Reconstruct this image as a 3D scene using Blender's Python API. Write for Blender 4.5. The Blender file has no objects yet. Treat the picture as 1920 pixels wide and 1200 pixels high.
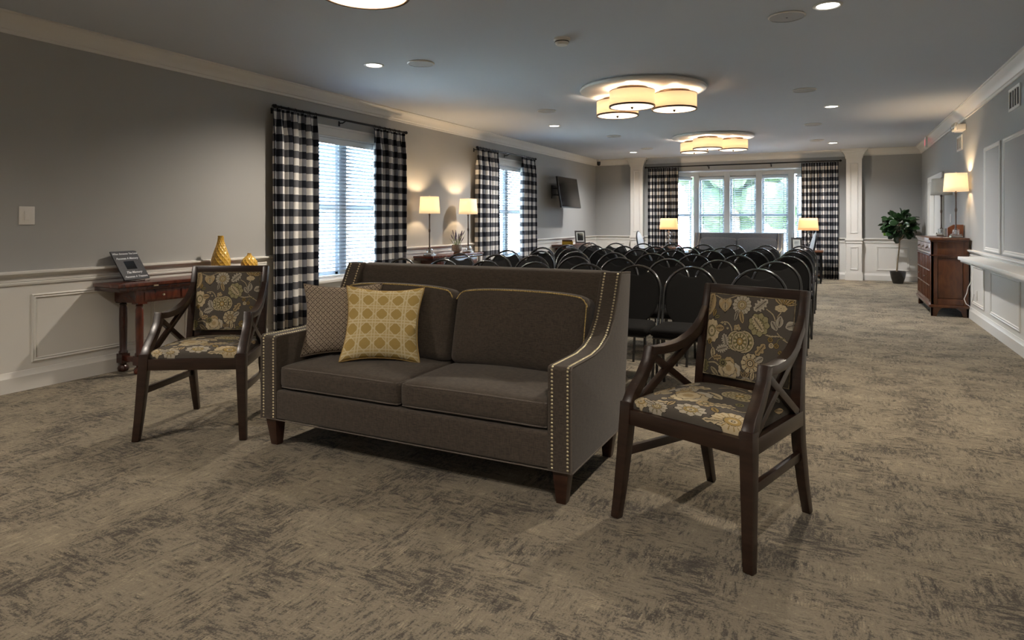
import bpy, bmesh, math, random
import numpy as np
from mathutils import Vector, Matrix, Euler
random.seed(7)
C = bpy.context.scene.collection
PI = math.pi
def R(a): return math.radians(a)

# ------------------------------------------------------------------ camera, world, light, exposure
sc = bpy.context.scene
cam_d = bpy.data.cameras.new('camera'); cam = bpy.data.objects.new('camera', cam_d); C.objects.link(cam)
cam.location = (0, 0, 1.25); cam.rotation_euler = (R(90), 0, R(26.4))
cam_d.sensor_width = 36; cam_d.lens = 36*1223/1920; cam_d.shift_y = -187/1920; cam_d.clip_end = 300
sc.camera = cam
sc.view_settings.view_transform = 'Standard'; sc.view_settings.look = 'None'
sc.view_settings.gamma = 1; sc.view_settings.use_curve_mapping = False
sc.view_settings.exposure = 0.40
sc.cycles.use_denoising = True
sc.cycles.sample_clamp_indirect = 8.0
sc.cycles.max_bounces = 8; sc.cycles.diffuse_bounces = 5; sc.cycles.transparent_max_bounces = 16
sc.cycles.caustics_reflective = False; sc.cycles.caustics_refractive = False
w = bpy.data.worlds.new('sky'); sc.world = w; w.use_nodes = True
bg = w.node_tree.nodes['Background']; bg.inputs[0].default_value = (0.64, 0.81, 1.0, 1); bg.inputs[1].default_value = 21.0
def area(name, loc, rot, sx, sy, power, col, portal=False):
    l = bpy.data.lights.new(name, 'AREA'); l.shape = 'RECTANGLE'; l.size = sx; l.size_y = sy
    l.energy = power; l.color = col
    if portal: l.cycles.is_portal = True
    o = bpy.data.objects.new(name, l); C.objects.link(o); o.location = loc; o.rotation_euler = rot
    return o
# sky light enters by these openings (portals guide sampling, they give no light)
area('window_portal', (-5.62, 6.25, 1.4), (0, R(-90), 0), 1.75, 1.55, 1, (1, 1, 1), True)
area('window_portal', (-5.62, 10.72, 1.4), (0, R(-90), 0), 1.75, 1.55, 1, (1, 1, 1), True)
area('window_portal', (-1.96, 16.45, 1.4), (R(-90), 0, 0), 3.3, 2.0, 1, (1, 1, 1), True)

sun = bpy.data.lights.new('sun', 'SUN'); sun.energy = 110; sun.angle = R(2); sun.color = (1, .97, .92)      # comes over the roof from behind the camera, lights the ground outside
so_ = bpy.data.objects.new('sun', sun); C.objects.link(so_); so_.rotation_euler = Vector((-.55, .35, -.8)).to_track_quat('-Z', 'Y').to_euler()
XL, XR, YB, YF, H = -5.37, 1.556, 15.5, -3.6, 2.74
BAY = 16.1

# ------------------------------------------------------------------ materials
def new_mat(name):
    m = bpy.data.materials.new(name); m.use_nodes = True
    return m, m.node_tree.nodes, m.node_tree.links, m.node_tree.nodes['Principled BSDF']
def mat(name, col, rough=.5, metal=0, spec=.5, bump=None, noise=None, emit=None, coat=0, sheen=0):
    m, N, L, P = new_mat(name)
    P.inputs['Base Color'].default_value = (*col, 1); P.inputs['Roughness'].default_value = rough
    P.inputs['Metallic'].default_value = metal; P.inputs['Specular IOR Level'].default_value = spec
    P.inputs['Coat Weight'].default_value = coat; P.inputs['Sheen Weight'].default_value = sheen
    tc = N.new('ShaderNodeTexCoord')
    if noise:      # (scale, amount) colour grain
        n = N.new('ShaderNodeTexNoise'); n.inputs['Scale'].default_value = noise[0]; n.inputs['Detail'].default_value = 4
        mp = N.new('ShaderNodeMapping'); mp.inputs['Scale'].default_value = noise[2] if len(noise) > 2 else (1, 1, 1)
        L.new(tc.outputs['Object'], mp.inputs[0]); L.new(mp.outputs[0], n.inputs['Vector'])
        r = N.new('ShaderNodeValToRGB')
        r.color_ramp.elements[0].position = .3; r.color_ramp.elements[1].position = .7
        r.color_ramp.elements[0].color = tuple(c*(1-noise[1]) for c in col) + (1,)
        r.color_ramp.elements[1].color = tuple(min(1, c*(1+noise[1])) for c in col) + (1,)
        L.new(n.outputs['Fac'], r.inputs[0]); L.new(r.outputs[0], P.inputs['Base Color'])
    if bump:       # (scale, strength)
        n = N.new('ShaderNodeTexNoise'); n.inputs['Scale'].default_value = bump[0]; n.inputs['Detail'].default_value = 3
        L.new(tc.outputs['Object'], n.inputs['Vector'])
        b = N.new('ShaderNodeBump'); b.inputs['Strength'].default_value = bump[1]; b.inputs['Distance'].default_value = .002
        L.new(n.outputs['Fac'], b.inputs['Height']); L.new(b.outputs[0], P.inputs['Normal'])
    if emit:
        P.inputs['Emission Color'].default_value = (*emit[0], 1); P.inputs['Emission Strength'].default_value = emit[1]
    return m
def wood(name, c1, c2, rough=.35, scale=(1, 1, 8), coat=.2):
    m, N, L, P = new_mat(name)
    tc = N.new('ShaderNodeTexCoord'); mp = N.new('ShaderNodeMapping'); mp.inputs['Scale'].default_value = scale
    n = N.new('ShaderNodeTexNoise'); n.inputs['Scale'].default_value = 6; n.inputs['Detail'].default_value = 6; n.inputs['Distortion'].default_value = .6
    r = N.new('ShaderNodeValToRGB'); r.color_ramp.elements[0].position = .3; r.color_ramp.elements[1].position = .72
    r.color_ramp.elements[0].color = (*c1, 1); r.color_ramp.elements[1].color = (*c2, 1)
    L.new(tc.outputs['Object'], mp.inputs[0]); L.new(mp.outputs[0], n.inputs['Vector']); L.new(n.outputs['Fac'], r.inputs[0])
    L.new(r.outputs[0], P.inputs['Base Color']); P.inputs['Roughness'].default_value = rough; P.inputs['Coat Weight'].default_value = coat
    P.inputs['Coat Roughness'].default_value = .25
    return m
def weave(name, c1, c2, scale=420, rough=.9):
    """fabric: two crossed fine stretched noises"""
    m, N, L, P = new_mat(name)
    tc = N.new('ShaderNodeTexCoord'); acc = None
    for sc_ in ((.08, .08, 1), (1, 1, .08), (.1, 1, 1)):
        mp = N.new('ShaderNodeMapping'); mp.inputs['Scale'].default_value = sc_
        n = N.new('ShaderNodeTexNoise'); n.inputs['Scale'].default_value = scale; n.inputs['Detail'].default_value = 2
        L.new(tc.outputs['Object'], mp.inputs[0]); L.new(mp.outputs[0], n.inputs['Vector'])
        if acc is None: acc = n.outputs['Fac']
        else:
            a = N.new('ShaderNodeMath'); a.operation = 'ADD'; L.new(acc, a.inputs[0]); L.new(n.outputs['Fac'], a.inputs[1]); acc = a.outputs[0]
    r = N.new('ShaderNodeMapRange'); r.inputs[1].default_value = 1.22; r.inputs[2].default_value = 1.78
    L.new(acc, r.inputs[0])
    mx = N.new('ShaderNodeMix'); mx.data_type = 'RGBA'; mx.inputs[6].default_value = (*c1, 1); mx.inputs[7].default_value = (*c2, 1)
    L.new(r.outputs[0], mx.inputs[0]); L.new(mx.outputs[2], P.inputs['Base Color'])
    b = N.new('ShaderNodeBump'); b.inputs['Strength'].default_value = .35; b.inputs['Distance'].default_value = .001
    L.new(acc, b.inputs['Height']); L.new(b.outputs[0], P.inputs['Normal'])
    P.inputs['Roughness'].default_value = rough; P.inputs['Specular IOR Level'].default_value = .2; P.inputs['Sheen Weight'].default_value = .15
    return m
def carpet_mat():
    m, N, L, P = new_mat('patterned_carpet')
    tc = N.new('ShaderNodeTexCoord')
    def noise(scale, stretch, detail=4, rough=.6, off=0):
        mp = N.new('ShaderNodeMapping'); mp.inputs['Scale'].default_value = stretch; mp.inputs['Location'].default_value = (off, off*1.7, 0)
        n = N.new('ShaderNodeTexNoise'); n.inputs['Scale'].default_value = scale; n.inputs['Detail'].default_value = detail; n.inputs['Roughness'].default_value = rough
        L.new(tc.outputs['Object'], mp.inputs[0]); L.new(mp.outputs[0], n.inputs['Vector']); return n.outputs['Fac']
    def math_(op, a, b):
        k = N.new('ShaderNodeMath'); k.operation = op
        for i, v in enumerate((a, b)):
            if isinstance(v, (int, float)): k.inputs[i].default_value = v
            else: L.new(v, k.inputs[i])
        return k.outputs[0]
    def rng(v, a, b, c=0, d=1):
        k = N.new('ShaderNodeMapRange'); k.inputs[1].default_value = a; k.inputs[2].default_value = b; k.inputs[3].default_value = c; k.inputs[4].default_value = d
        L.new(v, k.inputs[0]); return k.outputs[0]
    big = noise(3.0, (1, 1, 1), 4, .6)
    sx = noise(30, (.40, 1.6, 1), 9, .78, 3)      # strokes across the room
    sy = noise(30, (1.6, .40, 1), 9, .78, 11)     # strokes down the room
    pick = rng(noise(5, (1, 1, 1), 4, .7, 5), .44, .56)
    mxs = N.new('ShaderNodeMix'); L.new(pick, mxs.inputs[0]); L.new(sx, mxs.inputs[2]); L.new(sy, mxs.inputs[3])
    st = mxs.outputs[0]
    fine = noise(130, (1, 1, 1), 4, .75, 2)
    v = math_('ADD', math_('MULTIPLY', math_('SUBTRACT', big, .5), .95), math_('MULTIPLY', math_('SUBTRACT', st, .5), 2.2))
    v = math_('ADD', v, math_('MULTIPLY', math_('SUBTRACT', fine, .5), .95))
    v = rng(v, -.50, .46)
    r = N.new('ShaderNodeValToRGB'); e = r.color_ramp.elements
    e[0].position = .18; e[0].color = (.056, .047, .037, 1); e[1].position = .97; e[1].color = (.40, .34, .245, 1)
    a = e.new(.40); a.color = (.112, .094, .070, 1); a = e.new(.50); a.color = (.235, .198, .142, 1); a = e.new(.76); a.color = (.275, .232, .165, 1); a = e.new(.84); a.color = (.33, .277, .19, 1)
    L.new(v, r.inputs[0])
    # ribbed light flecks woven into the pale areas, in two directions
    wv = N.new('ShaderNodeTexWave'); wv.inputs['Scale'].default_value = 30; wv.inputs['Distortion'].default_value = 1.0; wv.bands_direction = 'Y'; wv.inputs['Detail'].default_value = 1
    wv2 = N.new('ShaderNodeTexWave'); wv2.inputs['Scale'].default_value = 30; wv2.inputs['Distortion'].default_value = 1.0; wv2.bands_direction = 'X'
    L.new(tc.outputs['Object'], wv.inputs['Vector']); L.new(tc.outputs['Object'], wv2.inputs['Vector'])
    mw = N.new('ShaderNodeMix'); L.new(pick, mw.inputs[0]); L.new(wv.outputs['Fac'], mw.inputs[2]); L.new(wv2.outputs['Fac'], mw.inputs[3])
    patch = rng(noise(9, (1, 1, 1), 4, .7, 21), .56, .62)
    rib = math_('MULTIPLY', math_('MULTIPLY', mw.outputs[0], patch), rng(v, .35, .55))
    mx = N.new('ShaderNodeMix'); mx.data_type = 'RGBA'; L.new(math_('MULTIPLY', rib, .75), mx.inputs[0]); L.new(r.outputs[0], mx.inputs[6]); mx.inputs[7].default_value = (.46, .38, .26, 1)
    L.new(mx.outputs[2], P.inputs['Base Color'])
    b = N.new('ShaderNodeBump'); b.inputs['Strength'].default_value = .8; b.inputs['Distance'].default_value = .006
    L.new(math_('ADD', math_('ADD', v, math_('MULTIPLY', fine, .4)), rib), b.inputs['Height']); L.new(b.outputs[0], P.inputs['Normal'])
    P.inputs['Roughness'].default_value = .95; P.inputs['Specular IOR Level'].default_value = .1; P.inputs['Sheen Weight'].default_value = .1
    return m
def check_mat():
    """buffalo check from cloth UVs in metres"""
    m, N, L, P = new_mat('buffalo_check_cloth')
    uv = N.new('ShaderNodeUVMap'); sp = N.new('ShaderNodeSeparateXYZ'); L.new(uv.outputs[0], sp.inputs[0])
    outs = []
    for i in (0, 1):
        d = N.new('ShaderNodeMath'); d.operation = 'DIVIDE'; d.inputs[1].default_value = .158; L.new(sp.outputs[i], d.inputs[0])
        f = N.new('ShaderNodeMath'); f.operation = 'FRACT'; L.new(d.outputs[0], f.inputs[0])
        g = N.new('ShaderNodeMath'); g.operation = 'GREATER_THAN'; g.inputs[1].default_value = .5; L.new(f.outputs[0], g.inputs[0])
        outs.append(g.outputs[0])
    a = N.new('ShaderNodeMath'); a.operation = 'ADD'; L.new(outs[0], a.inputs[0]); L.new(outs[1], a.inputs[1])
    h = N.new('ShaderNodeMath'); h.operation = 'DIVIDE'; h.inputs[1].default_value = 2; L.new(a.outputs[0], h.inputs[0])
    r = N.new('ShaderNodeValToRGB'); r.color_ramp.interpolation = 'CONSTANT'; e = r.color_ramp.elements
    e[0].position = 0; e[0].color = (.68, .665, .64, 1); e[1].position = .75; e[1].color = (.008, .009, .013, 1)
    k = e.new(.25); k.color = (.122, .125, .14, 1)
    L.new(h.outputs[0], r.inputs[0]); L.new(r.outputs[0], P.inputs['Base Color'])
    P.inputs['Roughness'].default_value = .95; P.inputs['Specular IOR Level'].default_value = .1
    return m
def vcol_mat(name, rough=.85):
    m, N, L, P = new_mat(name)
    a = N.new('ShaderNodeAttribute'); a.attribute_name = 'Print'; L.new(a.outputs['Color'], P.inputs['Base Color'])
    tc = N.new('ShaderNodeTexCoord'); n = N.new('ShaderNodeTexNoise'); n.inputs['Scale'].default_value = 500
    b = N.new('ShaderNodeBump'); b.inputs['Strength'].default_value = .3; b.inputs['Distance'].default_value = .001
    L.new(tc.outputs['Object'], n.inputs['Vector']); L.new(n.outputs['Fac'], b.inputs['Height']); L.new(b.outputs[0], P.inputs['Normal'])
    P.inputs['Roughness'].default_value = rough; P.inputs['Specular IOR Level'].default_value = .2
    return m
def translucent(name, col, mix=.5, emit=None, rough=.8):
    m = bpy.data.materials.new(name); m.use_nodes = True; N = m.node_tree.nodes; L = m.node_tree.links
    N.clear(); out = N.new('ShaderNodeOutputMaterial')
    d = N.new('ShaderNodeBsdfDiffuse'); d.inputs[0].default_value = (*col, 1)
    t = N.new('ShaderNodeBsdfTranslucent'); t.inputs[0].default_value = (*col, 1)
    mx = N.new('ShaderNodeMixShader'); mx.inputs[0].default_value = mix; L.new(d.outputs[0], mx.inputs[1]); L.new(t.outputs[0], mx.inputs[2])
    last = mx.outputs[0]
    if emit:
        e = N.new('ShaderNodeEmission'); e.inputs[0].default_value = (*emit[0], 1); e.inputs[1].default_value = emit[1]
        ad = N.new('ShaderNodeAddShader'); L.new(last, ad.inputs[0]); L.new(e.outputs[0], ad.inputs[1]); last = ad.outputs[0]
    L.new(last, out.inputs[0]); return m
def glass_mat(name, tint=(1, 1, 1), gloss=.12):
    m = bpy.data.materials.new(name); m.use_nodes = True; N = m.node_tree.nodes; L = m.node_tree.links
    N.clear(); out = N.new('ShaderNodeOutputMaterial')
    t = N.new('ShaderNodeBsdfTransparent'); t.inputs[0].default_value = (*tint, 1)
    g = N.new('ShaderNodeBsdfGlossy'); g.inputs['Roughness'].default_value = .03
    lw = N.new('ShaderNodeLayerWeight'); fr = N.new('ShaderNodeMath'); fr.operation = 'POWER'; fr.inputs[1].default_value = 5; L.new(lw.outputs['Facing'], fr.inputs[0])
    ad = N.new('ShaderNodeMath'); ad.operation = 'ADD'; ad.inputs[1].default_value = gloss+.03; L.new(fr.outputs[0], ad.inputs[0])
    mx = N.new('ShaderNodeMixShader'); L.new(ad.outputs[0], mx.inputs[0]); L.new(t.outputs[0], mx.inputs[1]); L.new(g.outputs[0], mx.inputs[2])
    L.new(mx.outputs[0], out.inputs[0]); return m

M = dict(
 wall=mat('grey_wall_paint', (.35, .35, .34), .85, bump=(180, .08), noise=(1.2, .02)),
 white=mat('white_trim_paint', (.68, .665, .63), .45, bump=(120, .03), noise=(1.5, .015)),
 ceil=mat('ceiling_paint', (.51, .55, .62), .9, bump=(150, .1), noise=(.7, .02)),
 carpet=carpet_mat(),
 sofa=weave('brown_grey_linen', (.050, .041, .034), (.094, .075, .059), 420),
 sofa2=weave('cool_daylit_linen', (.055, .057, .063), (.088, .091, .098), 300),  # linen cooled and greyed in colour to stand in for the cool daylight
 piping=mat('dark_piping', (.12, .10, .085), .8, noise=(300, .3)),
 gold=mat('brass_nailhead', (.80, .72, .50), .35, metal=1, noise=(200, .15)),
 cord=mat('gold_twist_cord', (.52, .38, .14), .7, noise=(160, .6)),
 espresso=wood('espresso_wood', (.016, .0075, .005), (.034, .016, .010), .3, (1, 1, 8), .12),
 legwood=wood('walnut_leg', (.028, .011, .007), (.055, .022, .013), .35),
 mahog=wood('mahogany', (.045, .010, .006), (.13, .03, .014), .25, (1, 5, 1), .5),
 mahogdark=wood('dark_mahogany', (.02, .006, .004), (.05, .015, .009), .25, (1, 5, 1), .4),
 cherry=wood('cherry_wood', (.055, .015, .005), (.13, .043, .012), .3, (3, 3, 1), .4),
 cherrydark=wood('dark_cherry_edge', (.05, .013, .006), (.10, .028, .011), .3, (3, 3, 1), .4),
 floral=vcol_mat('floral_print_fabric'),
 check=check_mat(),
 curtain_rod=mat('black_iron', (.012, .012, .014), .4, metal=.6, noise=(40, .2)),
 chair_fab=mat('black_upholstery', (.006, .0057, .0055), .85, spec=.15, bump=(600, .4), noise=(400, .3)),
 chair_metal=mat('black_gloss_tube', (.02, .02, .022), .22, metal=.35, spec=.6, noise=(30, .1), coat=.5),
 shade=translucent('linen_lampshade', (.84, .76, .64), .55, ((1, .78, .48), .26)),
 shade_off=translucent('unlit_lampshade', (.85, .84, .80), .45),
 drumshade=translucent('drum_shade_fabric', (.82, .68, .52), .5, ((1, .78, .56), .20)),
 diffuser=mat('frosted_diffuser', (.9, .85, .75), .6, emit=((1, .88, .66), 1.25), noise=(3, .02)),
 lens=mat('downlight_lens', (.9, .9, .9), .5, emit=((1, .95, .88), 8), noise=(3, .01)),
 bronze=mat('bronze_metal', (.10, .06, .035), .4, metal=.8, noise=(30, .2)),
 nickel=mat('brushed_nickel', (.42, .39, .36), .28, metal=1, noise=(50, .1)),
 polem=mat('dark_nickel_pole', (.12, .09, .075), .3, metal=.9, noise=(50, .1)),
 crystal=glass_mat('crystal_glass', (.93, .95, .96), .18),
 glass=glass_mat('window_glass', (.97, .99, 1), .0),
 slat=translucent('blind_slat', (.42, .46, .50), .2),
 vinyl=mat('window_vinyl', (.72, .76, .8), .4, noise=(5, .01)),
 plastic=mat('white_plastic', (.7, .68, .64), .4, noise=(5, .01)),
 speaker=mat('speaker_grille', (.40, .40, .41), .7, bump=(900, .5), noise=(900, .15)),
 mustard=mat('mustard_ceramic', (.55, .33, .045), .3, spec=.6, noise=(8, .12), coat=.3),
 slate=mat('dark_slate_board', (.022, .024, .032), .6, noise=(60, .2)),
 chalk=mat('chalk_white_print', (.62, .64, .68), .8, noise=(200, .1)),
 screen=mat('tv_screen', (.008, .008, .009), .12, noise=(3, .05)),
 bezel=mat('black_plastic', (.02, .02, .021), .5, noise=(50, .1)),
 darkslot=mat('duct_dark', (.03, .03, .032), .8, noise=(50, .1)),
 leaf=mat('fig_leaf_green', (.012, .040, .009), .35, noise=(14, .45), coat=.2),
 leaflight=mat('young_leaf_green', (.14, .30, .03), .35, noise=(14, .3)),
 bark=mat('pale_bark', (.22, .17, .11), .8, noise=(60, .3), bump=(90, .5)),
 pot=mat('black_glazed_pot', (.008, .008, .008), .22, noise=(6, .1), coat=.4),
 soil=mat('potting_soil', (.05, .04, .03), .95, noise=(90, .5), bump=(90, 1)),
 stone=mat('grey_stoneware', (.28, .25, .22), .7, noise=(50, .25), bump=(80, .3)),
 lavender=mat('lavender_bud', (.13, .115, .16), .9, noise=(200, .3)),
 stem=mat('grassy_stem', (.13, .20, .05), .7, noise=(60, .3)),
 bookyel=mat('yellow_book_cloth', (.45, .28, .02), .7, noise=(80, .1)),
 bookbrown=mat('brown_book_cloth', (.12, .06, .03), .7, noise=(80, .2)),
 paper=mat('paper', (.7, .68, .62), .8, noise=(60, .04)),
 photo=mat('printed_card', (.5, .5, .48), .5, noise=(9, .5)),
 frame=mat('dark_frame', (.03, .028, .027), .4, noise=(40, .2)),
 whitefab=mat('white_upholstery', (.62, .62, .62), .9, noise=(30, .1), bump=(400, .3)),
 red=mat('exit_red', (.6, .1, .12), .5, emit=((1, .25, .3), .6), noise=(20, .02)),
 mirror=mat('mirror_glass', (.8, .82, .82), .03, metal=1, noise=(1, .01)),
 pale_ground=mat('pale_bounce_ground', (.46, .48, .42), .95, noise=(2, .4), bump=(20, 1)),  # outdoor ground lightened to bounce daylight up through the windows
 tree=mat('outdoor_foliage', (.045, .085, .035), .8, noise=(2, .6), bump=(6, 1)),
 asphalt=mat('car_park_asphalt', (.55, .55, .56), .9, noise=(6, .1)),
 carred=mat('car_paint_red', (.5, .05, .04), .3, noise=(3, .02), coat=.5),
 carwhite=mat('car_paint_silver', (.6, .62, .65), .3, noise=(3, .02), coat=.5),
 tyre=mat('tyre_rubber', (.02, .02, .02), .8, noise=(20, .2)),
 caulk=mat('panel_grey_infill', (.40, .395, .385), .85, noise=(1.5, .02)),
)

# ------------------------------------------------------------------ mesh helpers
class MB:
    def __init__(s): s.v = []; s.f = []; s.uv = None
    def add(s, vs, fs):
        b = len(s.v); s.v += [tuple(p) for p in vs]; s.f += [tuple(i+b for i in f) for f in fs]; return s
    def box(s, x0, x1, y0, y1, z0, z1):
        return s.add([(x0,y0,z0),(x1,y0,z0),(x1,y1,z0),(x0,y1,z0),(x0,y0,z1),(x1,y0,z1),(x1,y1,z1),(x0,y1,z1)],
                     [(0,3,2,1),(4,5,6,7),(0,1,5,4),(1,2,6,5),(2,3,7,6),(3,0,4,7)])
    def cbox(s, c, d): return s.box(c[0]-d[0]/2, c[0]+d[0]/2, c[1]-d[1]/2, c[1]+d[1]/2, c[2]-d[2]/2, c[2]+d[2]/2)
    def taper(s, c0, d0, c1, d1):   # box from rect c0/d0 to rect c1/d1 (centres xyz, sizes xy)
        vs = []
        for c, d in ((c0, d0), (c1, d1)):
            vs += [(c[0]-d[0]/2,c[1]-d[1]/2,c[2]),(c[0]+d[0]/2,c[1]-d[1]/2,c[2]),(c[0]+d[0]/2,c[1]+d[1]/2,c[2]),(c[0]-d[0]/2,c[1]+d[1]/2,c[2])]
        return s.add(vs, [(0,3,2,1),(4,5,6,7),(0,1,5,4),(1,2,6,5),(2,3,7,6),(3,0,4,7)])
    def prism(s, poly, a, b, axis='x'):
        """closed polygon of (p, q) extruded from a to b along axis: x -> (y,z), y -> (x,z), z -> (x,y)"""
        def P(t, p, q): return {'x': (t, p, q), 'y': (p, t, q), 'z': (p, q, t)}[axis]
        n = len(poly); vs = [P(a, *p) for p in poly] + [P(b, *p) for p in poly]
        return s.add(vs, [tuple(range(n))[::-1], tuple(range(n, 2*n))] + [(i, (i+1) % n, n+(i+1) % n, n+i) for i in range(n)])
    def lathe(s, prof, seg=24, c=(0, 0, 0), cap=True):
        n = len(prof); vs = []; fs = []
        for r, z in prof:
            for k in range(seg): a = 2*PI*k/seg; vs.append((c[0]+r*math.cos(a), c[1]+r*math.sin(a), c[2]+z))
        for i in range(n-1):
            for k in range(seg): fs.append((i*seg+k, i*seg+(k+1) % seg, (i+1)*seg+(k+1) % seg, (i+1)*seg+k))
        if cap:
            if prof[0][0] > 1e-5: fs.append(tuple(range(seg))[::-1])
            if prof[-1][0] > 1e-5: fs.append(tuple(range((n-1)*seg, n*seg)))
        return s.add(vs, fs)
    def tube(s, path, r, seg=8, closed=False):
        pts = [Vector(p) for p in path]; n = len(pts); rs = r if isinstance(r, (list, tuple)) else [r]*n
        vs = []; fs = []; up = None
        for i, p in enumerate(pts):
            if closed: t = pts[(i+1) % n] - pts[i-1]
            else: t = pts[min(i+1, n-1)] - pts[max(i-1, 0)]
            t.normalize()
            if up is None:
                up = Vector((0, 0, 1)) if abs(t.z) < .9 else Vector((1, 0, 0))
            a = t.cross(up); a.normalize(); b = a.cross(t); b.normalize(); up = b
            for k in range(seg): g = 2*PI*k/seg; vs.append(p + a*math.cos(g)*rs[i] + b*math.sin(g)*rs[i])
        m = n if closed else n-1
        for i in range(m):
            j = (i+1) % n
            for k in range(seg): fs.append((i*seg+k, i*seg+(k+1) % seg, j*seg+(k+1) % seg, j*seg+k))
        if not closed: fs += [tuple(range(seg))[::-1], tuple(range((n-1)*seg, n*seg))]
        return s.add(vs, fs)
    def strip(s, path, wx, t):
        """rectangular bar along a path lying near a yz plane: width wx along x, thickness t in the plane"""
        pts = [Vector(p) for p in path]; n = len(pts); vs = []; fs = []
        ts = t if isinstance(t, (list, tuple)) else [t]*n; ws = wx if isinstance(wx, (list, tuple)) else [wx]*n
        for i, p in enumerate(pts):
            def nrm(a, b): d = b-a; q = Vector((0, -d.z, d.y)); q.normalize(); return q
            if i == 0: q = nrm(pts[0], pts[1]); k = 1
            elif i == n-1: q = nrm(pts[-2], pts[-1]); k = 1
            else:
                q1 = nrm(pts[i-1], p); q2 = nrm(p, pts[i+1]); q = (q1+q2); q.normalize(); k = 1/max(.35, q.dot(q1))
            h = ts[i]/2*k; e = Vector((ws[i]/2, 0, 0))
            vs += [p-e-q*h, p+e-q*h, p+e+q*h, p-e+q*h]
        for i in range(n-1):
            for k in range(4): fs.append((i*4+k, i*4+(k+1) % 4, (i+1)*4+(k+1) % 4, (i+1)*4+k))
        fs += [(3, 2, 1, 0), ((n-1)*4, (n-1)*4+1, (n-1)*4+2, (n-1)*4+3)]
        return s.add(vs, fs)
    def xf(s, mtx):
        s.v = [tuple(mtx @ Vector(p)) for p in s.v]; return s
    def merge(s, o): return s.add(o.v, o.f)
    def build(s, name, m, parent=None, bevel=0, smooth=None, seg=2, uvs=None):
        me = bpy.data.meshes.new(name); me.from_pydata(s.v, [], s.f); me.update()
        bm = bmesh.new(); bm.from_mesh(me)
        bmesh.ops.recalc_face_normals(bm, faces=bm.faces)
        if bevel:
            ed = [e for e in bm.edges if len(e.link_faces) == 2 and e.calc_face_angle(0) > R(25)]
            bmesh.ops.bevel(bm, geom=ed, offset=bevel, segments=seg, affect='EDGES', profile=.6, clamp_overlap=True)
        bm.to_mesh(me); bm.free()
        if smooth is not None:
            me.shade_smooth(); me.set_sharp_from_angle(angle=R(smooth))
        elif bevel:
            me.shade_smooth(); me.set_sharp_from_angle(angle=R(50))
        me.materials.append(m)
        o = bpy.data.objects.new(name, me); C.objects.link(o)
        if parent: o.parent = parent
        return o
def thing(name, label, cat, loc=(0, 0, 0), rz=0, group=None):
    o = bpy.data.objects.new(name, None); C.objects.link(o); o.empty_display_size = .1
    o.location = loc; o.rotation_euler = (0, 0, rz); o['label'] = label; o['category'] = cat
    if group: o['group'] = group
    return o
def tag(o, label, cat, group=None, kind=None):
    o['label'] = label; o['category'] = cat
    if group: o['group'] = group
    if kind: o['kind'] = kind
    return o
def struct(o): o['kind'] = 'structure'; return o
def dup(root, loc, rz, label, group=None):
    r = root.copy(); C.objects.link(r); r.location = loc; r.rotation_euler = (0, 0, rz); r['label'] = label
    if group: r['group'] = group
    for ch in list(root.children):
        c = ch.copy(); C.objects.link(c); c.parent = r
        for g in list(ch.children):
            d = g.copy(); C.objects.link(d); d.parent = c
    return r
def again(o, parent=None, loc=None, rot=None, scale=None):      # a further copy of one part sharing its mesh
    c = o.copy(); C.objects.link(c)
    if parent is not None: c.parent = parent
    if loc is not None: c.location = loc
    if rot is not None: c.rotation_euler = rot
    if scale is not None: c.scale = scale
    return c
def rounded_box(sx, sy, sz, r, n=14, crown=0, crown_y=0, puff=None):
    """soft cushion block centred at the origin"""
    bm = bmesh.new(); bmesh.ops.create_cube(bm, size=2)
    bmesh.ops.subdivide_edges(bm, edges=bm.edges[:], cuts=n, use_grid_fill=True)
    hx, hy, hz = sx/2, sy/2, sz/2
    vs = []
    for v in bm.verts:
        # concentrate samples to the rim
        def f(t): return math.copysign(1-(1-abs(t))**1.5, t)
        p = Vector((f(v.co.x)*hx, f(v.co.y)*hy, f(v.co.z)*hz))
        q = Vector((max(-hx+r, min(hx-r, p.x)), max(-hy+r, min(hy-r, p.y)), max(-hz+r, min(hz-r, p.z))))
        d = p-q
        if d.length > 1e-9: d.normalize()
        p = q + d*r
        ux, uy, uz = p.x/hx, p.y/hy, p.z/hz
        if crown: p.z += math.copysign(crown, uz)*(1-ux*ux)*(1-uy*uy)*min(1, abs(uz)*1.3)
        if crown_y: p.y += math.copysign(crown_y, uy)*(1-ux*ux)*(1-uz*uz)*min(1, abs(uy)*1.3)
        if puff: p = puff(p, ux, uy, uz)
        vs.append(tuple(p))
    fs = [tuple(v.index for v in f.verts) for f in bm.faces]
    bm.free(); m = MB(); m.add(vs, fs); return m
def ordn(n): return {1: 'first', 2: 'second', 3: 'third', 4: 'fourth', 5: 'fifth', 6: 'sixth', 7: 'seventh', 8: 'eighth'}[n]

# ------------------------------------------------------------------ room shell
def wall_with_openings(name, axis, at, th, lo, hi, ops, m):
    """wall slab on plane axis=at, going outward by th (signed); ops: (a0,a1,z0,z1)"""
    mb = MB(); cuts = sorted(ops); pos = lo
    def bx(a0, a1, z0, z1):
        if a1-a0 < 1e-4 or z1-z0 < 1e-4: return
        p0, p1 = min(at, at+th), max(at, at+th)
        if axis == 'x': mb.box(p0, p1, a0, a1, z0, z1)
        else: mb.box(a0, a1, p0, p1, z0, z1)
    for a0, a1, z0, z1 in cuts:
        bx(pos, a0, 0, H); bx(a0, a1, 0, z0); bx(a0, a1, z1, H); pos = a1
    bx(pos, hi, 0, H)
    return struct(mb.build(name, m))
W1 = (5.5, 7.02, .55, 2.25); W2 = (9.98, 11.46, .55, 2.25); BO = (-3.62, -.30, 0, 2.40)
struct(MB().box(XL-.3, XR+.3, YF-.3, 17.0, -.12, 0).build('floor', M['carpet']))
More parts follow.
